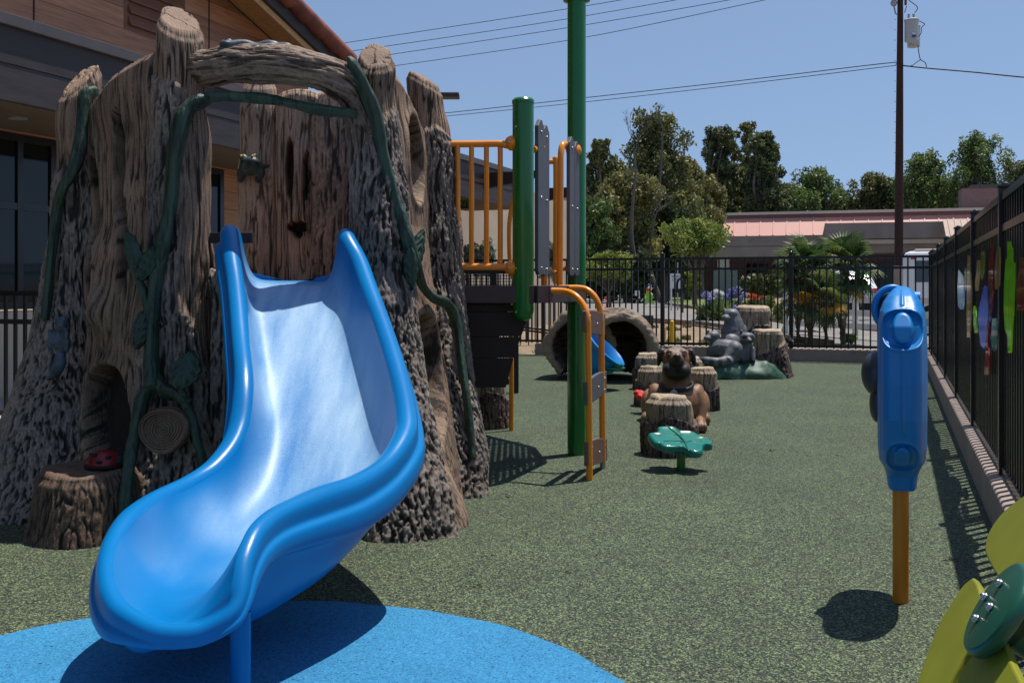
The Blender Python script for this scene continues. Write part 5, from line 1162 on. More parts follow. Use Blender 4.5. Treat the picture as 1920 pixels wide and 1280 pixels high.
# ------------------------------------------------------------------ building on the left
bl = thing('building', 'wood-sided building with dark canopy, tiled gable roof and arched window', 'building', tuple(S(9, -7, 0)))
def sbox(b, s0, s1, p0, p1, z0, z1, bev=0):
    c = S((s0+s1)/2, (p0+p1)/2, (z0+z1)/2); return b.box(c, (abs(s1-s0), abs(p1-p0), z1-z0), rz=FANG, bev=bev)
def spoly(b, pts, p, th):   # pts (s,z) on plane p, thickness away from the yard
    return b.prism([S(s, p, z) for s, z in pts], -N3*th)
b = MB(); sbox(b, -3, 16.4, -5.86, -5.80, 2.235, 2.49); b.ob('fascia', M_['fascia'], bl)
b = MB(); sbox(b, -3, 16.4, -5.855, -5.795, 2.494, 2.75); b.ob('fascia', M_['fascia'], bl)
b = MB(); sbox(b, -3, 16.45, -6.6, -5.76, 2.752, 2.835, .004); b.ob('flashing', M_['flash'], bl)
b = MB(); sbox(b, -3, 16.4, -6.955, -5.862, 2.25, 2.29); b.ob('soffit', M_['soffit'], bl)
for s in (6.15, 9.5, 12.5):
    b = MB(); b.tube([S(s, -6.4, 2.24), S(s, -6.4, 2.25)], .07, 20); b.ob('downlight', M_['galv'], bl, auto=True)
for s in (14.4, 17.0):
    b = MB(); b.prism([S(s, -5.8, 2.66), S(s, -4.95, 2.66), S(s, -4.93, 2.58), S(s, -5.25, 2.50), S(s, -5.8, 2.42)], U3*.10); b.ob('rafter_tail', M_['darkbrown'], bl)
b = MB(); sbox(b, -3, 12.0, -7.3, -6.96, 2.245, 2.84); b.ob('header_wall', M_['siding'], bl)
b = MB(); sbox(b, -3, 12.0, -7.3, -7.05, -.02, .72); b.ob('base_wall', M_['stucco'], bl)
b = MB(); sbox(b, 7.2, 8.55, -7.3, -7.03, .722, 2.25); b.ob('wall', M_['siding'], bl)
b = MB(); sbox(b, 9.65, 12.0, -7.3, -7.03, .722, 2.25); b.ob('wall', M_['siding'], bl)
b = MB(); sbox(b, 12.0, 24, -7.3, -7.0, -.02, 2.9); b.ob('wall', M_['stucco'], bl)
def window(s0, s1, z0, z1, p, bars_s=(), bars_z=(), fw=.06, gl=True):
    b = MB(); sbox(b, s0, s1, p-.04, p, z1-fw, z1); sbox(b, s0, s1, p-.04, p, z0, z0+fw); sbox(b, s0, s0+fw, p-.038, p-.002, z0+fw, z1-fw); sbox(b, s1-fw, s1, p-.038, p-.002, z0+fw, z1-fw)
    for s in bars_s: sbox(b, s-fw/2, s+fw/2, p-.036, p-.004, z0+fw, z1-fw)
    for z in bars_z: sbox(b, s0+fw, s1-fw, p-.034, p-.006, z-fw/2, z+fw/2)
    f = b.ob('window', M_['black'], bl); g = MB(); sbox(g, s0+.02, s1-.02, p-.03, p-.022, z0+.02, z1-.02); g.ob('pane', M_['glassy'], f); return f
window(3.2, 7.18, .74, 2.24, -7.02, (5.2, 6.78), (1.62,))
window(8.57, 9.63, .02, 2.24, -7.02, (9.1,), ())
window(-2.9, 3.0, .74, 2.24, -7.02, (1.2, -.8), (1.62,))
b = MB()
pts = [(14.95, .75)]+[(15.75-.80*math.cos(a), 1.05+.42*math.sin(a)) for a in np.linspace(0, math.pi, 17)]+[(16.55, .75)]
spoly(b, pts, -6.985, .02); o = b.ob('arched_window', M_['glassy'], bl)
b = MB(); P = [S(s, -6.97, z) for s, z in pts]; b.tube(P, .03, 8); b.ob('frame', M_['soffit'], o, auto=True)
b = MB(); sbox(b, 15.72, 15.76, -6.985, -6.965, .75, 1.45); b.ob('mullion', M_['white'], o)
b = MB(); q = S(18.2, -6.9, 1.35); b.box(q, (.16, .12, .08), rz=FANG); b.tube([q, q+N3*.14-Z3*.03], .03, 10); b.ob('security_camera', M_['white'], bl, auto=True)
# upper gable wall with louvre
rk = lambda s: 4.116-.285*(s-9.75)
b = MB(); spoly(b, [(-3, 2.84), (11.2, 2.84), (11.2, rk(11.2)-.08), (-3, rk(-3)-.08)], -6.9, .2); b.ob('gable_wall', M_['siding'], bl)
lv = MB(); sbox(lv, 7.90, 8.80, -6.93, -6.895, 3.40, 4.50); lo_ = lv.ob('louvre_frame', paint('louvre', (.20, .085, .045), .6), bl)
lv = MB()
for i in range(9): 
    z = 3.47+i*.115; lv.prism([S(7.95, -6.894, z), S(7.95, -6.86, z-.02), S(7.95, -6.86, z-.005), S(7.95, -6.894, z+.07)], U3*.80)
lv.ob('slat', lo_.data.materials[0], lo_)
b = MB()
for s in (1.9, 4.4, 6.8, 9.2): sbox(b, s-.006, s+.006, -6.9, -6.893, 2.84, rk(s)-.1)
b.ob('joint', M_['darkbrown'], bl)
# roof: soffit boards, dark rake board, clay tiles
def rslab(name, p0, p1, d0, d1, mat, s0=-3, s1=11.25):
    b = MB(); A = [S(s0, p0, rk(s0)+d0), S(s1, p0, rk(s1)+d0), S(s1, p0, rk(s1)+d1), S(s0, p0, rk(s0)+d1)]
    b.prism(A, -N3*(p0-p1)); return b.ob(name, mat, bl)
rslab('eave_soffit', -6.46, -6.9, -.06, -.02, M_['rafter']); rslab('barge_board', -6.40, -6.455, -.13, .07, M_['fascia']); rslab('roof_deck', -6.456, -9.2, -.018, .06, M_['fascia'])
rslab('eave_trim', -6.44, -6.458, -.21, -.135, M_['rafter'])
tl_ = MB(); n = 34
for i in range(n):
    s = 11.3-i*.34; 
    for q in (0, 1, 2):
        p = -6.36-q*.27; a0 = S(s, p, rk(s)+.095); a1 = S(s-.40, p, rk(s-.40)+.125); tl_.tube([a0, a1], [.105, .085], 12)
tl_.ob('roof_tile', M_['tile'], bl, auto=True)
# roof light on a mast, exit sign under the canopy
lp = thing('lot_light', 'flat dark area light on an arm above the rear stump trunk', 'lamp', (px(812, 19), 19, 0))
b = MB(); b.tube([(px(812, 19), 19, 0), (px(812, 19), 19, 4.45)], .05, 12); b.ob('pole', M_['darkbrown'], lp, auto=True)
b = MB(); b.box((px(838, 19), 19, .93+358*19/1920), (.46, .30, .09), bev=.02); b.box((px(818, 19), 19, .93+358*19/1920), (.2, .05, .05)); b.ob('lamp_head', M_['fascia'], lp)
q = S(13.15, -6.0, 2.07)
q = W(868, 382, 15.6); ex = MB(); ex.box(q, (.24, .05, .155)); ex.tube([q+Z3*.07, q+Z3*.24], .01, 8); es = ex.ob('exit_sign', M_['darkbrown']); tag(es, 'small dark EXIT sign with green letters hanging under the canopy', 'sign')
tm = textmesh('EXIT', .115, .001); o = ob('lettering', tm, paint('exit_green', (.02, .30, .03), .5), es, False); o.rotation_euler = (R(90), 0, 0); o.location = (q[0], q[1]-.027, q[2])
# plain beige block beyond
bb_ = thing('building', 'plain beige block seen between the grey planks and the tall post', 'building', (1.5, 26, 0))
b = MB(); b.box((px(1005, 26)+.05, 27, 1.6), (1.45, 2, 3.22)); b.ob('wall', M_['stucco'], bb_)
b = MB(); b.box((px(1005, 26)+.05, 27, 3.23), (1.55, 2.1, .06)); b.ob('coping', M_['cream'], bb_)
mg = thing('mesh_fence', 'low black mesh fence seen just above the deck edge behind the orange railing', 'fence', (px(900, 9), 9, 0))
b = MB(); xa, xb = px(828, 9), px(966, 9); b.box(((xa+xb)/2, 9, 1.07), (xb-xa, .05, .05)); b.box(((xa+xb)/2, 9, .10), (xb-xa, .05, .05)); b.ob('rail', M_['black'], mg)
for x in (xa, px(925, 9), xb): b = MB(); b.box((x, 9, .55), (.06, .06, 1.10)); b.ob('post', M_['black'], mg)
b = MB()
for i in range(26): b.box((xa+(xb-xa)*i/25, 9.0, .57), (.007, .007, .94))
for i in range(36): b.box(((xa+xb)/2, 9.008, .12+i*.026), (xb-xa, .007, .007))
b.ob('mesh_panel', M_['black'], mg)
# ------------------------------------------------------------------ pink roofed building
D1, D2 = 75., 68.
pk = thing('building', 'long low building with pink metal roof and grey stucco bands beyond the road', 'building', (px(1550, 70), 71, .12))
LA = np.array((px(1305, D1), D1)); LB = np.array((px(1990, D2), D2)); dL = (LB-LA); LL = np.linalg.norm(dL); dL /= LL; nL = np.array((dL[1], -dL[0]))
if nL[1] > 0: nL = -nL
angL = math.atan2(dL[1], dL[0])
def LP(u, off=0.0):
    """distance along the facade where pixel column u crosses it"""
    a = (u-960)/F; O = LA+nL*off; t = (a*O[1]-O[0])/(dL[0]-a*dL[1]); return t
def zat(u, v, off=0.0): t = LP(u, off); y = LA[1]+nL[1]*off+dL[1]*t; return CH-(v-538)/F*y
def lbox(b, u0, u1, z0, z1, o0, o1): 
    t0, t1 = LP(u0, o0), LP(u1, o0); c = LA+dL*(t0+t1)/2+nL*(o0+o1)/2; return b.box((c[0], c[1], (z0+z1)/2), (t1-t0, abs(o1-o0), z1-z0), rz=angL)
zr = [zat(1550, v) for v in (394, 399, 406, 441, 481)]
def lprism(b, t0, t1, prof):   # prof (off,z)
    P = [np.array((*(LA+dL*t0+nL*o_), z)) for o_, z in prof]; b.prism(P, np.array((*dL, 0))*(t1-t0)); return b
tA, tB = 0, LP(1990)
b = MB(); lprism(b, tA, tB, [(-.6, zr[0]), (-.6, zr[1]), (-1.1, zr[1]), (-1.1, zr[0])][::-1]); b.ob('roof_coping', M_['cream'], pk)
b = MB(); lprism(b, tA+.3, tB, [(-.7, zr[1]-.01), (-.7, zr[2]), (-1.1, zr[2]), (-1.1, zr[1]-.01)][::-1]); b.ob('roof_band', M_['redband'], pk)
b = MB(); lprism(b, tA+.3, tB, [(-.72, zr[2]-.01), (.55, zr[3]), (.5, zr[3]-.12), (-.8, zr[2]-.15)][::-1])
pr = b.ob('metal_roof', M_['pinkroof'], pk); b = MB(); k = 0
t = tA+.9
while t < tB:
    P0 = np.array((*(LA+dL*t-nL*.74), zr[2]-.0)); P1 = np.array((*(LA+dL*t+nL*.555), zr[3]+.03)); b.bar(P0, P1, .07, .09); t += .92
b.ob('seam', M_['pinkroof'], pr)
b = MB(); lbox(b, 1265, 1546, zr[4], zr[3]-.02, -2, .6); b.ob('fascia_wall', M_['greyst'], pk)
b = MB(); lbox(b, 1265, 1546, (zr[3]+zr[4])/2-.02, (zr[3]+zr[4])/2+.03, .6, .61); b.ob('joint', M_['redband'], pk)
b = MB(); lbox(b, 1546, 1990, zat(1650, 447, 2), zat(1650, 417, 2), -1.5, 2); b.ob('fascia_wall', M_['greyst'], pk)
b = MB(); lbox(b, 1546, 1990, zat(1650, 457, 1.5), zat(1650, 449, 1.5), -1.5, 1.6); b.ob('cream_beam', M_['cream'], pk)
b = MB(); lbox(b, 1546, 1990, zat(1650, 474, 1), zat(1650, 458, 1), -1.5, 1.2); b.ob('fascia_wall', M_['greyst'], pk)
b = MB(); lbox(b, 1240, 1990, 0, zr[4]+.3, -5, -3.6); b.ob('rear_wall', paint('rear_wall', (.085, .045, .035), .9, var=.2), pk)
b = MB(); lbox(b, 1240, 1990, .13, .5, -3.6, -3.2); b.ob('plinth', M_['greyst'], pk)
for u0, u1 in ((1400, 1440), (1450, 1520), (1560, 1640), (1650, 1700)):
    b = MB(); lbox(b, u0, u1, .5, zr[4]-.4, -3.6, -3.5); b.ob('dark_window', M_['glassy'], pk)
b = MB(); lbox(b, 1347, 1368, zat(1360, 508, -1), zr[4], -1.6, -.9); b.ob('column', M_['white'], pk)
b = MB(); lbox(b, 1340, 1385, .1, zat(1360, 507, -.5), -1.2, -.4); b.ob('pier', paint('pier', (.25, .27, .25), .9), pk)
b = MB(); lbox(b, 1254, 1275, .1, zr[4], -1.2, -.4); b.ob('column', M_['brick'], pk)
b = MB(); lbox(b, 1292, 1302, .1, zr[4], -3.2, -3.0); b.ob('column', M_['brick'], pk)
b = MB(); lbox(b, 1797, 1990, zr[2], zat(1850, 352, -2), -4, -2); b.ob('upper_block', paint('mauve', (.26, .16, .15), .9), pk)
b = MB(); lbox(b, 1815, 1990, zat(1850, 352, -2), zat(1850, 346, -2), -3.8, -1.9); b.ob('vent_cap', M_['flash'], pk)
b = MB(); lprism(b, LP(1770, 3), LP(1990, 3), [(2.3, zat(1800, 412, 2)), (4.2, zat(1800, 444, 4)), (4.2, zat(1800, 446, 4)), (2.3, zat(1800, 446, 2))]); wr_ = b.ob('porch_roof', paint('porch', (.38, .25, .19), .6), pk)
b = MB()
for i in range(16):
    t = LP(1770, 3)+.3+i*.4; P0 = np.array((*(LA+dL*t+nL*2.25), zat(1800, 411, 2))); P1 = np.array((*(LA+dL*t+nL*4.22), zat(1800, 443, 4))); b.bar(P0, P1, .06, .08)
b.ob('rib', wr_.data.materials[0], wr_)
# ------------------------------------------------------------------ foliage builders
def leaves(name, C, Rr, n, size, mat, root, droop=0.0, seed=0, shell_=.55, asp=2.0, flat_=0.0, world=True):
    """leaf cards through the volume of several clumps: C centres (k,3), Rr radii (k,3)"""
    r = np.random.default_rng(seed); C = np.array(C, float); Rr = np.array(Rr, float); k = len(C)
    w_ = (Rr.prod(1))**(.66); w_ /= w_.sum(); ci = r.choice(k, n, p=w_)
    d = r.normal(size=(n, 3)); d /= np.linalg.norm(d, axis=1)[:, None]; rad = r.uniform(shell_, 1.08, n)**(1/2.0)
    tw = fbm(C[ci]*.7+d*2.2, seed, 2); rad = rad*(1+.45*tw)
    P = C[ci]+d*Rr[ci]*rad[:, None]
    a = r.normal(size=(n, 3)); a[:, 2] = a[:, 2]*(1-droop*.5)-droop*1.6; a /= np.linalg.norm(a, axis=1)[:, None]
    b_ = np.cross(a, r.normal(size=(n, 3))); b_[:, 2] *= (1-flat_); b_ /= np.linalg.norm(b_, axis=1)[:, None]
    s = size*r.uniform(.55, 1.35, n)[:, None]; A = a*s*.5*asp**.5; B = b_*s*.5/asp**.5
    V = np.stack([P-A, P+B, P+A, P-B], 1).reshape(-1, 3); Fc = np.arange(4*n).reshape(-1, 4)
    rnd = np.clip(.5+.35*r.normal(size=n)*.6+.5*vn(P*(.55/max(.2, Rr.mean()*.5)), seed+3), 0, 1)
    m = me_from(V, Fc, {'rnd': np.repeat(rnd, 4)}, smooth=False); return ob(name, m, mat, root, world)
L = {'euc': leafmat('euc_leaf', (0.078, 0.102, 0.035), (0.172, 0.187, 0.062), (0.312, 0.281, 0.086)), 'euc2': leafmat('euc_leaf_b', (0.094, 0.109, 0.037), (0.218, 0.211, 0.070), (0.374, 0.312, 0.094)), 'pine': leafmat('pine_leaf', (0.047, 0.070, 0.031), (0.125, 0.156, 0.062), (0.250, 0.250, 0.102)),
     'grn': leafmat('green_leaf', (0.062, 0.102, 0.031), (0.140, 0.203, 0.055), (0.265, 0.328, 0.094)), 'yel': leafmat('yellow_green_leaf', (.12, .17, .02), (.27, .32, .05), (.42, .42, .08)), 'lime': leafmat('light_leaf', (.10, .15, .025), (.22, .28, .055), (.36, .38, .10)),
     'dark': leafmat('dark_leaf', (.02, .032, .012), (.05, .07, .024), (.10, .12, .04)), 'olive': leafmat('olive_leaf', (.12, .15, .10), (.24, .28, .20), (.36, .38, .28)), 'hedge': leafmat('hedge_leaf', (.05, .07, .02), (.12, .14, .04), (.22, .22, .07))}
def limbs(root, base, clumps, r0, mat, seed=0, name='trunk'):
    r = random.Random(seed); b = MB(); base = np.array(base, float); top = np.array(clumps).mean(0); fork = base+(top-base)*.45
    b.tube(cat([base, base+(fork-base)*.5+np.array((r.uniform(-.1, .1), 0, 0))*r0*8, fork], 10), np.linspace(r0, r0*.7, 10), 9)
    for c in clumps[::2]:
        c = np.array(c); mid = (fork+c)/2+np.array((r.uniform(-1, 1), r.uniform(-1, 1), r.uniform(0, 1)))*np.linalg.norm(c-fork)*.12
        b.tube(cat([fork, mid, c], 9), np.linspace(r0*.5, r0*.10, 9), 6)
    return b.ob(name, mat, root, auto=True)
def tree(kind_, label, u, d, vtop, vbot, wpx, n, lm, size, seed, ncl=12, droop=0.0, group='trees beyond the far fence', r0=.25, name='tree', lean=0, prof='round', depthr=.6, gz=None, cat_='tree'):
    """tree whose crown spans vtop..vbot and wpx at distance d"""
    rr = random.Random(seed); k = d/F; x0 = px(u, d); gz = float(H(np.array(d))) if gz is None else gz
    zt, zb = CH-(vtop-538)*k, CH-(vbot-538)*k; wd = wpx*k/2
    t = thing(name, label, cat_, (x0, d, gz), 0, group)
    C, RR = [], []
    ncl = int(ncl*4.5)
    for i in range(ncl):
        f = ((i+.5)/ncl)**.85; z = zb+(zt-zb)*f
        if prof == 'round': ww = wd*math.sin(math.pi*(.18+.72*f))**.7
        elif prof == 'pine': ww = wd*(1-.72*f)*(.75+.4*(i % 2))
        else: ww = wd*(1-.55*f**1.5)
        a = i*2.4+seed; off = ww*rr.uniform(.15, 1.0); cr = ww*rr.uniform(.10, .27)+.085*wd
        C.append((x0+lean*f*wd+off*math.cos(a), d+off*math.sin(a)*depthr, z-(cr*.5 if i == ncl-1 else 0))); RR.append((cr, cr*.9, cr*rr.uniform(.6, 1.0)*(1.4 if droop else 1)))
    C[-1] = (x0+lean*wd, d, zt-RR[-1][2]*.9)
    limbs(t, (x0, d, gz-.1), C, r0, M_['trunkm'], seed)
    leaves('crown', C, RR, int(n*1.75), size*.60, lm, t, droop, seed, shell_=.12)
    return t
# tall trees on the left
tree('e', 'loose eucalyptus at the left of the far trees, beside the tall green post', 1125, 56, 262, 440, 78, 6500, L['euc'], .26, 1, 12, .5, prof='round')
tree('e', 'wide tall eucalyptus with bare twigs above its crown', 1232, 60, 218, 450, 175, 15000, L['euc'], .27, 2, 18, .6, prof='spire', r0=.35)
tree('e', 'olive-brown drooping eucalyptus left of the dark pine', 1290, 63, 300, 470, 110, 9000, L['euc2'], .26, 3, 14, .7)
tree('e', 'leaning eucalyptus low behind the bare grey tree', 1178, 52, 330, 500, 150, 12000, L['euc2'], .24, 4, 16, .6)
tree('e', 'dark eucalyptus low beside the tall green post', 1090, 50, 370, 520, 120, 9000, L['grn'], .24, 5, 12, .4)
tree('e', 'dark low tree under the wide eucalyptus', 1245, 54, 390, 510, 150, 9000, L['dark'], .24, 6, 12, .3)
tree('p', 'dense dark pine behind the pink roof, the taller of two', 1347, 84, 240, 440, 95, 11000, L['pine'], .34, 7, 16, .1, prof='spire', r0=.35, name='pine_tree')
tree('p', 'dark ragged pine behind the pink roof, right of the taller pine', 1432, 82, 250, 430, 105, 10000, L['pine'], .34, 8, 15, .1, prof='spire', r0=.35, name='pine_tree')
tree('e', 'thin airy gum tree leaning between the two pines', 1388, 88, 228, 420, 70, 3600, L['euc'], .34, 9, 9, .2, lean=.4)
tree('e', 'small sparse tree right of the second pine', 1478, 90, 345, 430, 70, 2600, L['euc'], .34, 10, 8, .2)
tree('e', 'rounded sparse gum tree above the middle of the pink roof', 1532, 88, 318, 410, 110, 4200, L['grn'], .34, 11, 10, .2)
tree('e', 'low sparse tree just left of the utility pole', 1637, 90, 328, 410, 95, 4200, L['euc'], .34, 12, 10, .2)
tree('e', 'broad gum tree just right of the utility pole', 1735, 86, 288, 400, 115, 5600, L['grn'], .33, 13, 12, .2)
tree('e', 'tall airy gum tree rising behind the mauve roof block', 1830, 84, 255, 400, 130, 5600, L['grn'], .32, 14, 12, .2)
tree('e', 'low tree peeping over the side fence at the picture edge', 1915, 86, 300, 400, 90, 3000, L['euc'], .32, 15, 9, .2)
tree('e', 'dark tree filling the gap behind the grey planks', 1030, 50, 380, 500, 90, 5000, L['grn'], .24, 16, 10, .3)
tree('e', 'low olive gum tree closing the gap left of the taller pine', 1315, 66, 330, 440, 95, 6000, L['euc2'], .27, 41, 12, .5)
tree('e', 'mid height gum tree behind the pink roof, between the two pines', 1385, 86, 318, 430, 110, 6000, L['euc'], .33, 42, 12, .3)
tree('e', 'low gum tree behind the pink roof, right of the second pine', 1485, 86, 352, 420, 110, 4500, L['grn'], .33, 43, 10, .3)
tree('e', 'low thin tree behind the pink roof, between rounded gum and pole', 1585, 90, 366, 420, 90, 2600, L['euc'], .33, 44, 9, .3)
tree('e', 'low tree behind the pole filling the gap in the tree line', 1685, 90, 350, 415, 110, 4200, L['grn'], .33, 45, 10, .3)
tree('e', 'low tree left of the mauve roof block', 1785, 88, 340, 415, 110, 4200, L['euc'], .33, 46, 10, .3)
tree('e', 'olive eucalyptus filling below the bare grey tree', 1150, 58, 305, 430, 110, 7000, L['euc2'], .25, 47, 12, .6)
# bare trees
def baretree(label, u, d, vb, vt, sp_, seed, lvl=5, group='bare trees'):
    t = thing('bare_tree', label, 'tree', (px(u, d), d, .1), 0, group); r = random.Random(seed); b = MB(); k = d/F
    def grow(p, dr, ln_, rad, lv):
        q = p+dr*ln_; m_ = p+dr*ln_*.5+np.array((r.uniform(-1, 1), 0, r.uniform(-1, 1)))*ln_*.07; b.tube(cat([p, m_, q], 5), np.linspace(rad, rad*.68, 5), 5)
        if lv == 0: return
        for i in range(2 if lv > 2 else 3):
            a = r.uniform(-.62, .62); ca, sa = math.cos(a), math.sin(a); nd = np.array((dr[0]*ca+dr[2]*sa, r.uniform(-.3, .3), -dr[0]*sa+dr[2]*ca)); nd[2] = nd[2]*.9+.15; nd /= np.linalg.norm(nd); grow(q, nd, ln_*r.uniform(.6, .85), rad*.62, lv-1)
    z0, z1 = .1, CH-(vb-538)*k; x0 = px(u, d)
    b.tube(cat([(x0+.4, d, z0), (x0-.2, d, (z0+z1)/2), (x0, d, z1)], 12), np.linspace(.13, .06, 12), 8)
    tot = (vb-vt)*k; grow(np.array((x0, d, z1)), np.array((sp_, 0, 1.))/math.hypot(sp_, 1), tot*.33, .05, lvl); b.ob('branches', M_['deadwood'], t, auto=True); return t
baretree('bare grey tree standing in front of the tall eucalyptus', 1192, 50, 320, 225, -.1, 5)
baretree('bare twiggy tree rising above the tallest eucalyptus crown', 1242, 58, 262, 196, .05, 9, 4)
baretree('thin bare trunk leaning in the shade of the eucalyptus', 1225, 51, 420, 350, .3, 3, 3)
# small trees and shrubs nearer
tree('s', 'small light green tree in front of the pink roof corner', 1305, 40, 412, 478, 125, 2600, L['lime'], .17, 21, 12, 0, None, .10, depthr=.5)
tree('s', 'small yellow-green tree behind the fence near the tall post', 1142, 30, 474, 522, 95, 2600, L['yel'], .11, 22, 9, 0, None, .05, depthr=.5)
tree('s', 'yellow shrub behind the speed limit sign', 1298, 44, 508, 552, 38, 1100, L['yel'], .13, 23, 6, 0, None, .04, name='shrub', cat_='shrub')
def bush(label, u, d, vt, vb, wpx, n, lm, size, seed, group=None, ncl=6, nm='bush'):
    k = d/F; g = float(H(np.array(d))); zt = CH-(vt-538)*k; zb = max(g, CH-(vb-538)*k); C, RR = [], []; rr = random.Random(seed)
    for i in range(ncl):
        f = (i+.5)/ncl-.5; h = (zt-zb)*rr.uniform(.42, .55); C.append((px(u, d)+f*wpx*k*.9, d+rr.uniform(-.2, .2)*wpx*k*.3, zb+h*.95)); RR.append((wpx*k/ncl*.95, wpx*k/ncl*.8, h))
    o = leaves(nm, C, RR, n, size, lm, None, 0, seed, .1); 
    tag(o, label, 'bush', group); return o
bush('clipped hedge under the grey wall, left of the palms', 1432, 48, 512, 552, 92, 5000, L['hedge'], .15, 31, ncl=7, nm='hedge')
bush('pale olive bush below the arched window', 895, 15.5, 455, 512, 62, 2600, L['olive'], .07, 32)
bush('pale olive bush seen between short post and grey planks', 1028, 21, 455, 520, 40, 1500, L['olive'], .07, 33)
bush('round dark green shrub right of the rear raccoon stump', 1466, 20, 566, 600, 26, 1100, L['grn'], .06, 34, ncl=3)
bush('small shrub beside the orange flowers', 1442, 30, 556, 578, 18, 500, L['lime'], .07, 35, ncl=2)
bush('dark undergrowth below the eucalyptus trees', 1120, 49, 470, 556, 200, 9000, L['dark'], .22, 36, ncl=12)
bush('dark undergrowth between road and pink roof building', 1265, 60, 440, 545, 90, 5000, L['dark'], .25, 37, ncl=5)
bush('low shrub on the grass between the palm trunks', 1590, 16, 626, 642, 24, 500, L['lime'], .05, 38, ncl=3)
def flowers(label, pts, d, col, n, hgt, seed):
    t = thing('flower_clump', label, 'flowers', (px(np.mean([p[0] for p in pts]), d), d, .12)); r = np.random.default_rng(seed); b = MB(); k = d/F
    P = [];
    for u, v in pts:
        c = W(u, v, d); P.append(c); b.tube(cat([(c[0]+r.uniform(-.05, .05), d, .1), (c[0], d, (c[2]+.1)/2), c], 5), .008, 5)
    b.ob('stems', M_['vine'], t, smooth=True)
    leaves('petals', P, [(.085, .08, .07)]*len(P), n, .06, col, t, 0, seed, .1, 1.2)
    g = leaves('foliage', [(px(np.mean([p[0] for p in pts]), d), d, .22)], [((max(p[0] for p in pts)-min(p[0] for p in pts))*k*.55, .3, .16)], 900, .22, L['grn'], t, -.7, seed+1, .1, 7); return t
fb_ = leafmat('agapanthus', (.22, .22, .45), (.36, .36, .62), (.55, .55, .72)); fw_ = leafmat('white_petal', (.6, .6, .55), (.8, .8, .75)); fo_ = leafmat('orange_petal', (.5, .08, .02), (.7, .16, .04))
flowers('clump of blue-violet agapanthus flowers behind the sitting raccoon', [(1326, 553), (1336, 556), (1372, 545), (1384, 543), (1378, 555), (1368, 560), (1388, 560), (1396, 552), (1384, 568), (1371, 552), (1362, 557)], 27, fb_, 850, .4, 1)
flowers('clump of white flowers left of the blue flowers', [(1341, 547), (1350, 549), (1344, 560), (1352, 552)], 28, fw_, 300, .4, 2)
flowers('clump of orange flowers right of the blue flowers', [(1406, 554), (1417, 556), (1413, 565), (1422, 568), (1428, 560), (1409, 566)], 27, fo_, 380, .4, 3)
flowers('small clump of blue flowers nearest the path', [(1322, 552), (1330, 560), (1375, 577)], 24, fb_, 300, .3, 4)
sheet('lawn', [(1256, 557), (1320, 557), (1390, 560), (1440, 562)], [(1250, 571), (1300, 579), (1350, 585), (1440, 604)], paint('lawn', (.13, .17, .045), .95, var=.3, vs=3, dirt=((.22, .18, .08), 3, .56)), .05)
sheet('verge', [(1440, 560), (1500, 562)], [(1440, 604), (1490, 614)], M_['dirt'], .04)
# path kerbs
for nm, lb, tp in (('kerb', 'brown kerb along the far side of the path', [(1245, 571), (1300, 579), (1350, 586), (1400, 596), (1480, 611)]), ('kerb', 'brown kerb along the near side of the path', [(1100, 597), (1250, 607), (1330, 614), (1400, 627), (1500, 643), (1560, 650)])):
    P = np.array([T(u, v, .03) for u, v in cat(np.array(tp, float), 24)]); b = MB(); V_, F_ = [], []
    for i, q in enumerate(P):
        V_ += [q+np.array((0, -.06, -.06)), q+np.array((0, -.06, .08)), q+np.array((0, .06, .08)), q+np.array((0, .06, -.06))]
    Fq = [tuple(f) for f in gf(len(P), 4, True)]+[(0, 1, 2, 3), tuple(len(V_)-4+j for j in (3, 2, 1, 0))]; b.add(V_, Fq); tag(b.ob(nm, M_['concrete'] if False else paint('kerb', (.20, .15, .12), .9)), lb, 'kerb')
# grass by the palms: blades
gr = np.random.default_rng(3); n = 9000; ts_ = gr.uniform(-.3, 5.2, n); ofs = gr.uniform(.3, 2.2, n)
dens = vn(np.stack([ts_*1.3, ofs*1.3, 0*ts_], -1), 4) > -.25; ts_, ofs = ts_[dens], ofs[dens]; n = len(ts_)
G = np.array([S(CS+o_, CP-t) for t, o_ in zip(ts_, ofs)]); G[:, 2] = H(G[:, 1]); G[:, 2] = np.maximum(G[:, 2], -.03)
hd = gr.uniform(.03, .075, n); an = gr.uniform(0, 2*np.pi, n); wv_ = np.stack([np.cos(an), np.sin(an), 0*an], -1)*.009; tip_ = G+np.stack([gr.normal(0, .02, n), gr.normal(0, .02, n), hd], -1)
V = np.stack([G-wv_, G+wv_, tip_+wv_*.2, tip_-wv_*.2], 1).reshape(-1, 3); gm = me_from(V, np.arange(4*n).reshape(-1, 4), {'rnd': np.repeat(gr.uniform(0, 1, n), 4)}, False); go = ob('grass', gm, M_['grass']); go['kind'] = 'stuff'; go['label'] = 'green grass growing under the palms'
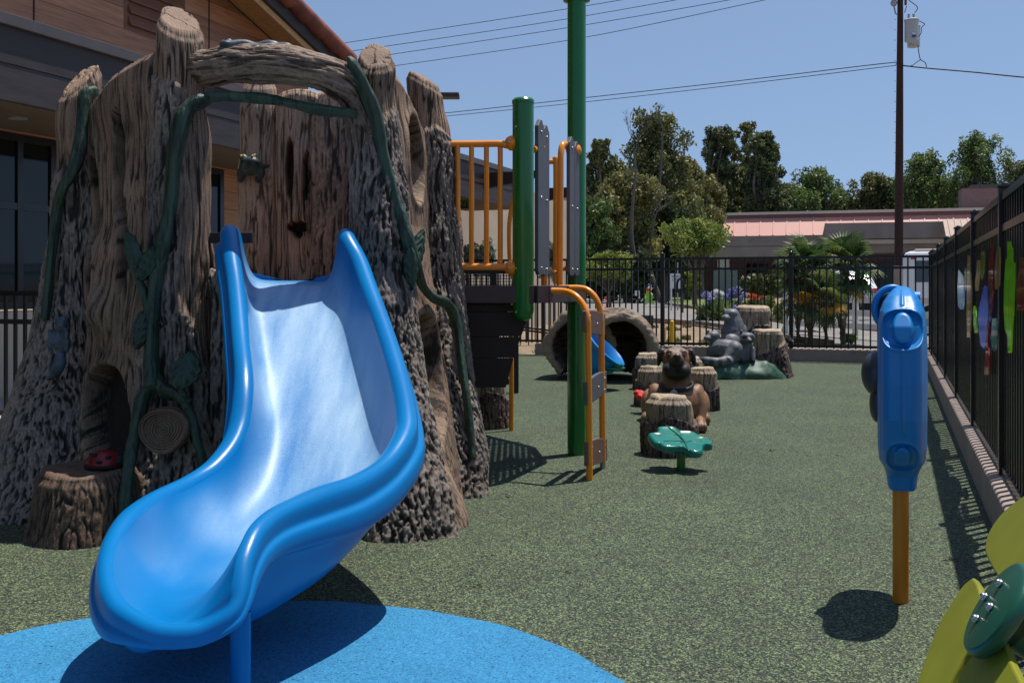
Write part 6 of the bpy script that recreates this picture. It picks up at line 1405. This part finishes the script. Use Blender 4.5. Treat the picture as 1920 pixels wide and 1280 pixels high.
# ------------------------------------------------------------------ palms
def palm_frond_mesh(r, dead=False):
    """fan leaf: narrow folded segments radiating from the petiole end; local +x is outward"""
    b = MB(); pl = r.uniform(.22, .34); b.tube(cat([(0, 0, 0), (pl*.5, 0, .03), (pl, 0, .0)], 6), [.008, .007, .006, .006, .005, .005], 5)
    n = 26
    for i in range(n):
        a = (i/(n-1)-.5)*R(250); Ln = r.uniform(.30, .36)*(1-.25*abs(i/(n-1)-.5)); dr = np.array((math.cos(a), math.sin(a), 0)); sd_ = np.array((-dr[1], dr[0], 0)); up = .05*math.cos(a*2)
        p0 = np.array((pl, 0, 0)); m1 = p0+dr*Ln*.6+np.array((0, 0, .02+up*.3)); p2 = p0+dr*Ln+np.array((0, 0, -.05-r.uniform(0, .04))); wq = .017
        V = [p0-sd_*.002, m1-sd_*wq, m1+np.array((0, 0, -.008)), p2, m1+sd_*wq]; b.add(V, [(0, 1, 2), (0, 2, 4), (1, 3, 2), (2, 3, 4)])
    return b
Lp1 = leafmat('palm_leaf', (.03, .07, .02), (.09, .15, .04), (.22, .26, .07)); Lp2 = leafmat('palm_leaf_old', (.30, .17, .02), (.48, .30, .04))
def palm(label, u, d, vb, vt, seed, nf=20, sc=1.0, thick=.06):
    r = random.Random(seed); k = d/F; x0 = px(u, d); g = float(H(np.array(d))); zt = CH-(vt-538)*k
    t = thing('fan_palm', label, 'palm', (x0, d, g), 0, 'fan palms behind the far fence'); b = MB()
    zs = np.linspace(g-.05, zt, 40); rr = np.interp(zs, [g, g+.25, g+.4, zt-.2, zt], [thick*.55, thick*.55, thick*1.1, thick*1.2, thick*.9])
    P = [(x0+.03*math.sin(z*3+seed), d, z) for z in zs]; V_, F_ = tubeVF(P, rr, 16); V_ = V_+.018*np.stack([vn(V_*22, seed), vn(V_*22, seed+1), vn(V_*30, seed+2)], -1); b.add(V_, F_)
    for i in range(70):
        a = r.uniform(0, 6.28); z = r.uniform(g+.4, zt); q = np.array((x0+.03*math.sin(z*3+seed)+math.cos(a)*thick, d+math.sin(a)*thick, z)); b.tube([q, q+np.array((math.cos(a)*.03, math.sin(a)*.03, .05))], [.012, .003], 5)
    b.ob('trunk', paint('palm_trunk', (.10, .07, .045), .95, var=.4, vs=20, bump=1, bs=40), t, smooth=True)
    for i in range(nf):
        f = i/nf; el = R(78-138*f+r.uniform(-8, 8)); az = i*2.4+seed; m = palm_frond_mesh(r); old = f > .93 or (r.random() < .05)
        Mx = Matrix.Translation((x0+.03*math.sin(zt*3+seed), d, zt-.12*f)) @ Matrix.Rotation(az, 4, 'Z') @ Matrix.Rotation(-el, 4, 'Y') @ Matrix.Rotation(r.uniform(-.5, .5), 4, 'X') @ Matrix.Scale(sc*r.uniform(.85, 1.1), 4)
        m.xf(Mx); me = m.mesh(False); nv = len(me.vertices); at = me.attributes.new('rnd', 'FLOAT', 'POINT'); v0 = r.uniform(0, .8); at.data.foreach_set('value', [min(1, v0+r.uniform(0, .25)) for _ in range(nv)]); ob('frond', me, Lp2 if old else Lp1, t)
palm('tall fan palm, leftmost of the group behind the far fence', 1515, 15.6, 655, 503, 1, 34, .95, .07)
palm('slim lower fan palm in the middle of the group', 1547, 15.2, 652, 556, 2, 24, .75, .05)
palm('tallest fan palm, at the right of the group', 1582, 15.9, 648, 500, 3, 36, 1.0, .065)
palm('small fan palm behind the tall left palm', 1500, 16.6, 640, 545, 4, 14, .8, .05)
# ------------------------------------------------------------------ white rail fence, chair
wf = thing('rail_fence', 'white three-rail wooden fence in front of the parked car', 'fence', (px(1540, 18), 18, 0))
pts = [(px(1474, 19), 19.), (px(1604, 17.3), 17.3), (px(1760, 15.9), 15.9)]
for x, y in pts:
    g = float(H(np.array(y))); b = MB(); b.box((x, y, g+.36), (.10, .10, .78), rz=-.4, bev=.01); b.ob('post', M_['white'], wf)
for (x0, y0_), (x1, y1_) in zip(pts[:-1], pts[1:]):
    for z in (.20, .42, .64): b = MB(); g = .07; b.bar((x0, y0_-.06, z+g), (x1, y1_-.06, z+g), .025, .10); b.ob('rail', M_['white'], wf)
ac = thing('garden_chair', 'white slatted garden chair behind the left palm', 'chair', (px(1512, 19.5), 19.5, .08))
b = MB(); c = np.array((px(1508, 19.5), 19.5, .08))
for i in range(5): b.bar(c+np.array((-.2+i*.1, .1, .25)), c+np.array((-.22+i*.11, .45, .85)), .075, .02)
b.ob('backrest', M_['white'], ac)
b = MB(); b.bar(c+np.array((0, -.35, .33)), c+np.array((0, .15, .24)), .5, .03); b.ob('seat', M_['white'], ac)
for sx in (-.29, .29):
    b = MB(); b.bar(c+np.array((sx, -.38, .48)), c+np.array((sx, .3, .48)), .10, .025); b.ob('armrest', M_['white'], ac)
    for y_ in (-.33,): b = MB(); b.box(c+np.array((sx, y_, .23)), (.03, .09, .47)); b.ob('leg', M_['white'], ac)
    b = MB(); b.bar(c+np.array((sx*.9, -.3, .3)), c+np.array((sx*.9, .55, .02)), .03, .09); b.ob('leg', M_['white'], ac)
# ------------------------------------------------------------------ parked car (rear seen) and white van
def loft(secs, mat, name, root, smooth=True):
    """secs: list of closed rings (n,3)"""
    n = len(secs[0]); V = np.vstack(secs); Fc = [tuple(f) for f in gf(len(secs), n, True)]+[tuple(range(n))[::-1], tuple((len(secs)-1)*n+j for j in range(n))]
    m = me_from(V, Fc, smooth=smooth); sharp(m, 40); return ob(name, m, mat, root, False)
car = thing('parked_car', 'white hatchback parked behind the white rail fence, tail towards the yard', 'car', (px(1598, 28.5), 28.5, .12), -.12)
def ring(y, prof): return np.array([(x, y, z) for x, z in prof])
def cprof(w_, zb, zs, wt=None, zt=None):
    r = []
    wt = wt if wt is not None else w_; zt = zt if zt is not None else zs
    half = [(w_*.86, zb), (w_*.97, zb+.08), (w_, zb+.28), (w_*.985, zs-.04), (w_*.96, zs), (wt*1.0, zt-.05), (wt*.9, zt), (0, zt+.02)]
    return half+[(-x, z) for x, z in half[-2::-1]]
secs = [ring(y, cprof(*p)) for y, p in [(.0, (.66, .22, .50, .6, .55)), (.04, (.72, .16, .66, .66, .70)), (.10, (.74, .14, .76, .70, .80)), (.18, (.75, .14, .78, .66, .86)), (.55, (.76, .14, .80, .60, 1.20)), (.75, (.76, .14, .81, .58, 1.25)), (1.7, (.76, .14, .81, .58, 1.27)), (2.5, (.76, .14, .79, .60, .90)), (3.3, (.74, .15, .72, .62, .78)), (3.65, (.66, .2, .55, .55, .62))]]
cb = loft(secs, M_['carwhite'], 'body', car)
b = MB(); b.prism([(-.55, .165, .87), (.55, .165, .87), (.50, .515, 1.17), (-.50, .515, 1.17)], (0, -.012, .012)); b.ob('rear_window', M_['carglass'], car, False)
for s in (1, -1):
    b = MB(); b.prism([(s*.775, .75, .83), (s*.775, 2.35, .83), (s*.62, 1.9, 1.19), (s*.62, .85, 1.19)], (-s*.02, 0, 0)); b.ob('side_window', M_['carglass'], car, False)
    b = MB(); b.prism([(s*.72, .035, .64), (s*.42, -.0, .66), (s*.50, .03, .76), (s*.73, .10, .79)], (0, -.03, .0)); b.ob('tail_light', M_['tail'], car, False)
    for y_ in (.72, 2.9):
        w_ = MB(); w_.tube([(s*.60, y_, .27), (s*.77, y_, .27)], .27, 24); wo = w_.ob('wheel', M_['rubber_b'], car, False, auto=True); w_ = MB(); w_.tube([(s*.76, y_, .27), (s*.785, y_, .27)], .17, 20); w_.ob('rim', M_['galv'], wo, False, auto=True)
b = MB(); b.box((0, .01, .27), (1.36, .10, .20), bev=.03); b.ob('bumper', M_['rubber_b'], car, False)
b = MB(); b.box((0, -.02, .56), (.42, .02, .12)); b.ob('number_plate', M_['white'], car, False)
vv = thing('white_van', 'tall white van with dark side windows parked beyond the fence corner', 'van', (px(1760, 19)+.38, 19.5, .1), -.35)
b = MB(); x0 = 0.; b.box((.55, 0, .86), (2.7, 1.3, 1.28), bev=.12); b.ob('body', M_['carwhite'], vv, False)
b = MB(); b.box((.55, 0, 1.515), (2.3, 1.1, .05), bev=.02); b.ob('roof_rack', M_['cream'], vv, False)
b = MB(); b.box((-.30, -.653, 1.12), (.60, .012, .40), bev=.005); wv2 = b.ob('side_window', M_['carglass'], vv, False)
b = MB(); b.box((.50, -.653, 1.12), (.80, .012, .40), bev=.005); b.ob('side_window', M_['carglass'], vv, False)
for x_, z_ in ((-.62, 1.36), (-.30, 1.38)): b = MB(); b.box((x_, -.655, z_), (.10, .015, .03)); b.ob('marker_light', M_['tail'], vv, False)
for x_ in (-.3, 1.4):
    w_ = MB(); w_.tube([(x_, -.66, .25), (x_, -.5, .25)], .25, 24); wo = w_.ob('wheel', M_['rubber_b'], vv, False, auto=True); w_ = MB(); w_.tube([(x_, -.672, .25), (x_, -.64, .25)], .15, 20); w_.ob('rim', M_['galv'], wo, False, auto=True)
for s_, x_, z_, sz in (('San D', -.16, .72, .11), ('Unif', -.16, .58, .11)):
    tm = textmesh(s_, sz, .001); o = ob('lettering', tm, M_['rubber_b'], vv, False); o.rotation_euler = (R(90), 0, 0); o.location = (x_, -.655, z_)
# ------------------------------------------------------------------ utility pole, wires
up = thing('utility_pole', 'tall dark brown utility pole with a grey transformer', 'utility pole', (px(1684, 25), 25, .1))
b = MB(); b.tube([(px(1684.5, 25), 25, 0), (px(1686, 25), 25, 3.5), (px(1688.5, 25), 25, 8.8)], [.112, .098, .062], 18); pole = b.ob('pole', M_['polewood'], up, auto=True)
b = MB(); b.tube([(px(1684.5, 25), 25, 0), (px(1684.7, 25), 25, CH+40*25/F)], .122, 18); b.ob('sleeve', paint('pole_sleeve', (.36, .26, .20), .8), up, auto=True)
b = MB()
for i in range(26): z = 2.2+i*.25; b.tube([(px(1686, 25)-.12, 25, z), (px(1686, 25)-.085, 25, z)], .006, 5)
b.ob('step_bolt', M_['black'], up)
def TP(u, v, d=25): return W(u, v, d)
for (u, v0, v1, d, r) in ((1709, 40, 78, 24.9, .165), (1713, 52, 88, 25.3, .155)):
    b = MB(); c = TP(u, v1, d); h = (v1-v0)*d/F; b.lathe(c, [(0, -.02), (r*.8, -.01), (r*.97, .0), (r*.97, h), (r*1.05, h+.01), (r*1.05, h+.03), (r*.9, h+.05), (0, h+.07)], 24); tr = b.ob('transformer', M_['xf'], up, auto=True)
    for du in (-5, 4):
        q = TP(u+du, v0, d)+Z3*.03; b = MB(); b.lathe(q, [(.02, 0), (.035, .02), (.022, .04), (.035, .06), (.022, .08), (.033, .10), (.02, .12), (.03, .15), (0, .17)], 12); b.ob('bushing', M_['galv'], tr, auto=True)
b = MB(); b.box(TP(1714, 68, 24.72), (.10, .01, .05)); b.ob('label_plate', paint('label_blue', (.03, .06, .3), .5), up)
b = MB(); b.box(TP(1713.5, 63, 24.72), (.08, .01, .04)); b.ob('label_plate', M_['white'], up)
b = MB(); b.ball(TP(1676, 6), (.08, .08, .09), 14, 10); b.tube([TP(1676, 12), TP(1679, 26), TP(1683, 28)], .02, 8); b.ob('lamp', M_['galv'], up, auto=True)
b = MB(); b.tube([TP(1698, -3), TP(1698, 10)], .03, 10); b.ob('fuse_cutout', M_['brick'], up, auto=True)
for P in ([(1703, 0), (1720, 14), (1715, 25)], [(1700, 12), (1696, 24)], [(1718, 38), (1728, 42), (1734, 46), (1728, 52), (1727, 62), (1722, 70)], [(1721, 84), (1723, 100), (1726, 112), (1735, 118), (1737, 127)], [(1694, 124), (1708, 124), (1720, 116), (1726, 112)]):
    b = MB(); b.tube(cat([TP(u, v) for u, v in P], 16), .010, 6); b.ob('lead', M_['wire'], up, smooth=True)
def wire(label, P, r=.011, grp='overhead power lines', sag=.0):
    b = MB(); b.tube(cat([W(*p) for p in P], 30), r, 6); tag(b.ob('power_line', M_['wire'], smooth=True), label, 'power line', grp)
wire('topmost of the four thin wires crossing the upper sky', [(560, 94, 34), (790, 59, 33), (1000, 27, 32), (1190, -4, 31), (1700, -95, 25.1)], .010)
wire('second of the four thin wires from the top', [(560, 110, 34), (800, 76, 33), (1050, 38, 32), (1280, -2, 31), (1705, -80, 25.1)], .010)
wire('third of the four thin wires from the top', [(600, 122, 34), (850, 85, 33), (1110, 45, 32), (1380, -2, 30), (1712, -66, 25.1)], .010)
wire('lowest of the four thin wires crossing the upper sky', [(600, 143, 34), (850, 108, 33), (1110, 68, 32), (1440, -1, 29.5), (1716, -62, 25.1)], .010)
wire('upper of the two wires running left from the pole transformer', [(560, 238, 34), (836, 212, 33), (1120, 181, 31), (1400, 150, 28.5), (1660, 119, 25.5), (1680, 121, 25.1)], .012)
wire('lower of the two wires running left from the pole', [(560, 244, 34), (836, 218, 33), (1120, 189, 31), (1400, 157, 28.5), (1680, 123, 25.1)], .010)
wire('thick black cable running right from the pole', [(1690, 123, 24.9), (1737, 128, 24.6), (1830, 136, 24), (1930, 146, 23.2), (2200, 168, 21)], .017)
# ------------------------------------------------------------------ small things beyond the fence
def onground(u, v): return T(u, v)
for lb, u, vt, d, r in (('taller yellow bollard beyond the fence, right of the tunnel', 1260, 600, 14.9, .033), ('shorter yellow bollard beside the taller one', 1246, 612, 15.3, .024)):
    zt = CH-(vt-538)*d/F; b = MB(); b.lathe((px(u, d), d, 0), [(r, -.05), (r, zt-r), (r*.85, zt-r*.4), (r*.5, zt-.004), (0, zt)], 20); tag(b.ob('bollard', M_['yellow'], auto=True), lb, 'bollard')
eb = thing('utility_box', 'dark green electrical box beyond the fence beside the tunnel', 'utility box', (px(1210, 15.6), 15.7, 0))
b = MB(); b.box((px(1212, 15.6), 15.7, .24), (.21, .25, .52), bev=.01); b.ob('cabinet', paint('box_green', (.035, .05, .04), .6), eb); b = MB(); q = np.array((px(1214, 15.55), 15.57, .40)); b.prism([q+np.array((-.03, 0, 0)), q+np.array((0, 0, -.03)), q+np.array((.03, 0, 0)), q+np.array((0, 0, .03))], (0, -.004, 0)); b.ob('warning_label', M_['red'], eb)
sg = thing('speed_sign', 'white SPEED LIMIT 5 MPH sign on a post beyond the lawn', 'sign', (px(1266, 34), 34, .12))
b = MB(); b.box((px(1266.5, 34), 34, CH-(527-538)*34/F), (.36, .02, .50)); pnl = b.ob('sign_panel', M_['white'], sg)
for s_, v, sz in (('SPEED', 518.5, .095), ('LIMIT', 524.5, .095), ('5', 532, .16), ('MPH', 539.5, .08)):
    tm = textmesh(s_, sz, .001); o = ob('lettering', tm, M_['rubber_b'], pnl, False); o.rotation_euler = (R(90), 0, 0); o.location = np.array(W(1267, v, 33.985))+(-np.array((0, 0, 0))) ; a = Vector(pnl.location)+Vector(sg.location); o.location = Vector(o.location)
b = MB(); b.box((px(1259, 34), 34.03, .55), (.05, .04, 1.0)); b.ob('post', M_['white'], sg)
b = MB(); b.tube([(px(1271.5, 34), 34.1, .1), (px(1271.5, 34), 34.1, 1.75)], .022, 8); b.ob('pole', M_['galv'], sg, auto=True)
mb_ = thing('stake', 'dark wooden stake with a hanging wheel beside the speed sign', 'stake', (px(1279, 31), 31, .12)); b = MB(); b.box((px(1280, 31), 31, .55), (.05, .05, .95)); b.ob('post', M_['trunkm'], mb_); b = MB(); b.tube([(px(1275, 31)+.10*math.cos(a), 30.95, CH-(536-538)*31/F+.22*math.sin(a)) for a in np.linspace(0, 6.28, 20, endpoint=False)], .035, 8, False, True); b.ob('wheel', M_['rubber_b'], mb_, smooth=True)
ws_ = thing('small_sign', 'small white sign standing by the road left of the green figure', 'sign', (px(1195, 44), 44, .12)); b = MB(); b.box((px(1195, 44), 44, CH-(549.5-538)*44/F), (.21, .03, .22)); b.ob('sign_panel', M_['white'], ws_)
gp = thing('warning_figure', 'lime green running child figure with a small flag on the road', 'road sign', (px(1216, 31), 31, .13))
b = MB(); 
fig = [(1215, 541), (1219, 545), (1219, 550), (1225, 555), (1226, 559), (1222, 560), (1223, 563), (1227, 568), (1226, 571), (1221, 569), (1217, 562), (1213, 566), (1212, 571), (1208, 571), (1210, 564), (1212, 556), (1208, 554), (1208, 550), (1212, 551), (1213, 546), (1212, 543)]
b.prism([W(u, v, 31) for u, v in fig], (0, .05, 0)); b.ob('figure', M_['lime'], gp); b = MB(); b.ball(W(1215, 542.5, 30.98), (.05, .04, .06), 12, 8); b.ob('cap', M_['red'], gp, smooth=True); b = MB(); b.tube([W(1209, 556, 31), W(1202, 565, 31)], .015, 6); b.ob('flag_pole', M_['white'], gp)
cn = thing('delineator', 'red plastic lane marker with white band by the road', 'road marker', (px(1138, 38), 38, .13)); b = MB(); b.lathe((px(1138, 38), 38, .13), [(.10, 0), (.10, .03), (.045, .04), (.04, .42), (.03, .46), (0, .47)], 16); b.ob('marker_post', M_['red'], cn, auto=True); b = MB(); b.lathe((px(1138, 38), 38, .38), [(.043, 0), (.043, .06)], 16); b.ob('reflective_band', M_['white'], cn, auto=True)
for u, v, lb in ((1300, 606, 'small grey utility stub on the dirt bed, left'), (1328, 602, 'thin sprinkler stake on the dirt bed')):
    q = T(u, v+6); b = MB(); b.box((q[0], q[1], q[2]+.07), (.07 if u == 1300 else .02, .05, .16)); tag(b.ob('ground_stub', M_['galv']), lb, 'ground fitting')
# low weeds on the dirt bed
r = np.random.default_rng(9); C = []; 
for i in range(46):
    q = T(r.uniform(1160, 1500), r.uniform(612, 652)); C.append((q[0], q[1], q[2]+.02))
wd_ = leaves('weeds', C, [(.09, .09, .05)]*len(C), 2600, .05, L['hedge'], None, -.3, 5, .1, 3); wd_['kind'] = 'stuff'; wd_['label'] = 'low weeds scattered over the dirt bed'
# street yellow line
flat('road_line', [(-20, 46.8), (6.5, 46.8), (6.5, 47.1), (-20, 47.1)], .139, M_['yellow'])
# a scatter of rubber crumbs and a few fallen leaves keep the surface from looking new
C = [(r.uniform(-.9, 2.2), r.uniform(2.4, 9), .006) for _ in range(60)]
lt_ = leaves('leaf_litter', C, [(.03, .03, .002)]*60, 110, .018, L['hedge'], None, 0, 12, .1, 1.6, .9); V_ = coords(lt_.data); V_[:, 2] = np.clip(V_[:, 2], .004, .012); setcoords(lt_.data, V_); lt_['kind'] = 'stuff'; lt_['label'] = 'tiny fallen leaves on the rubber surface'
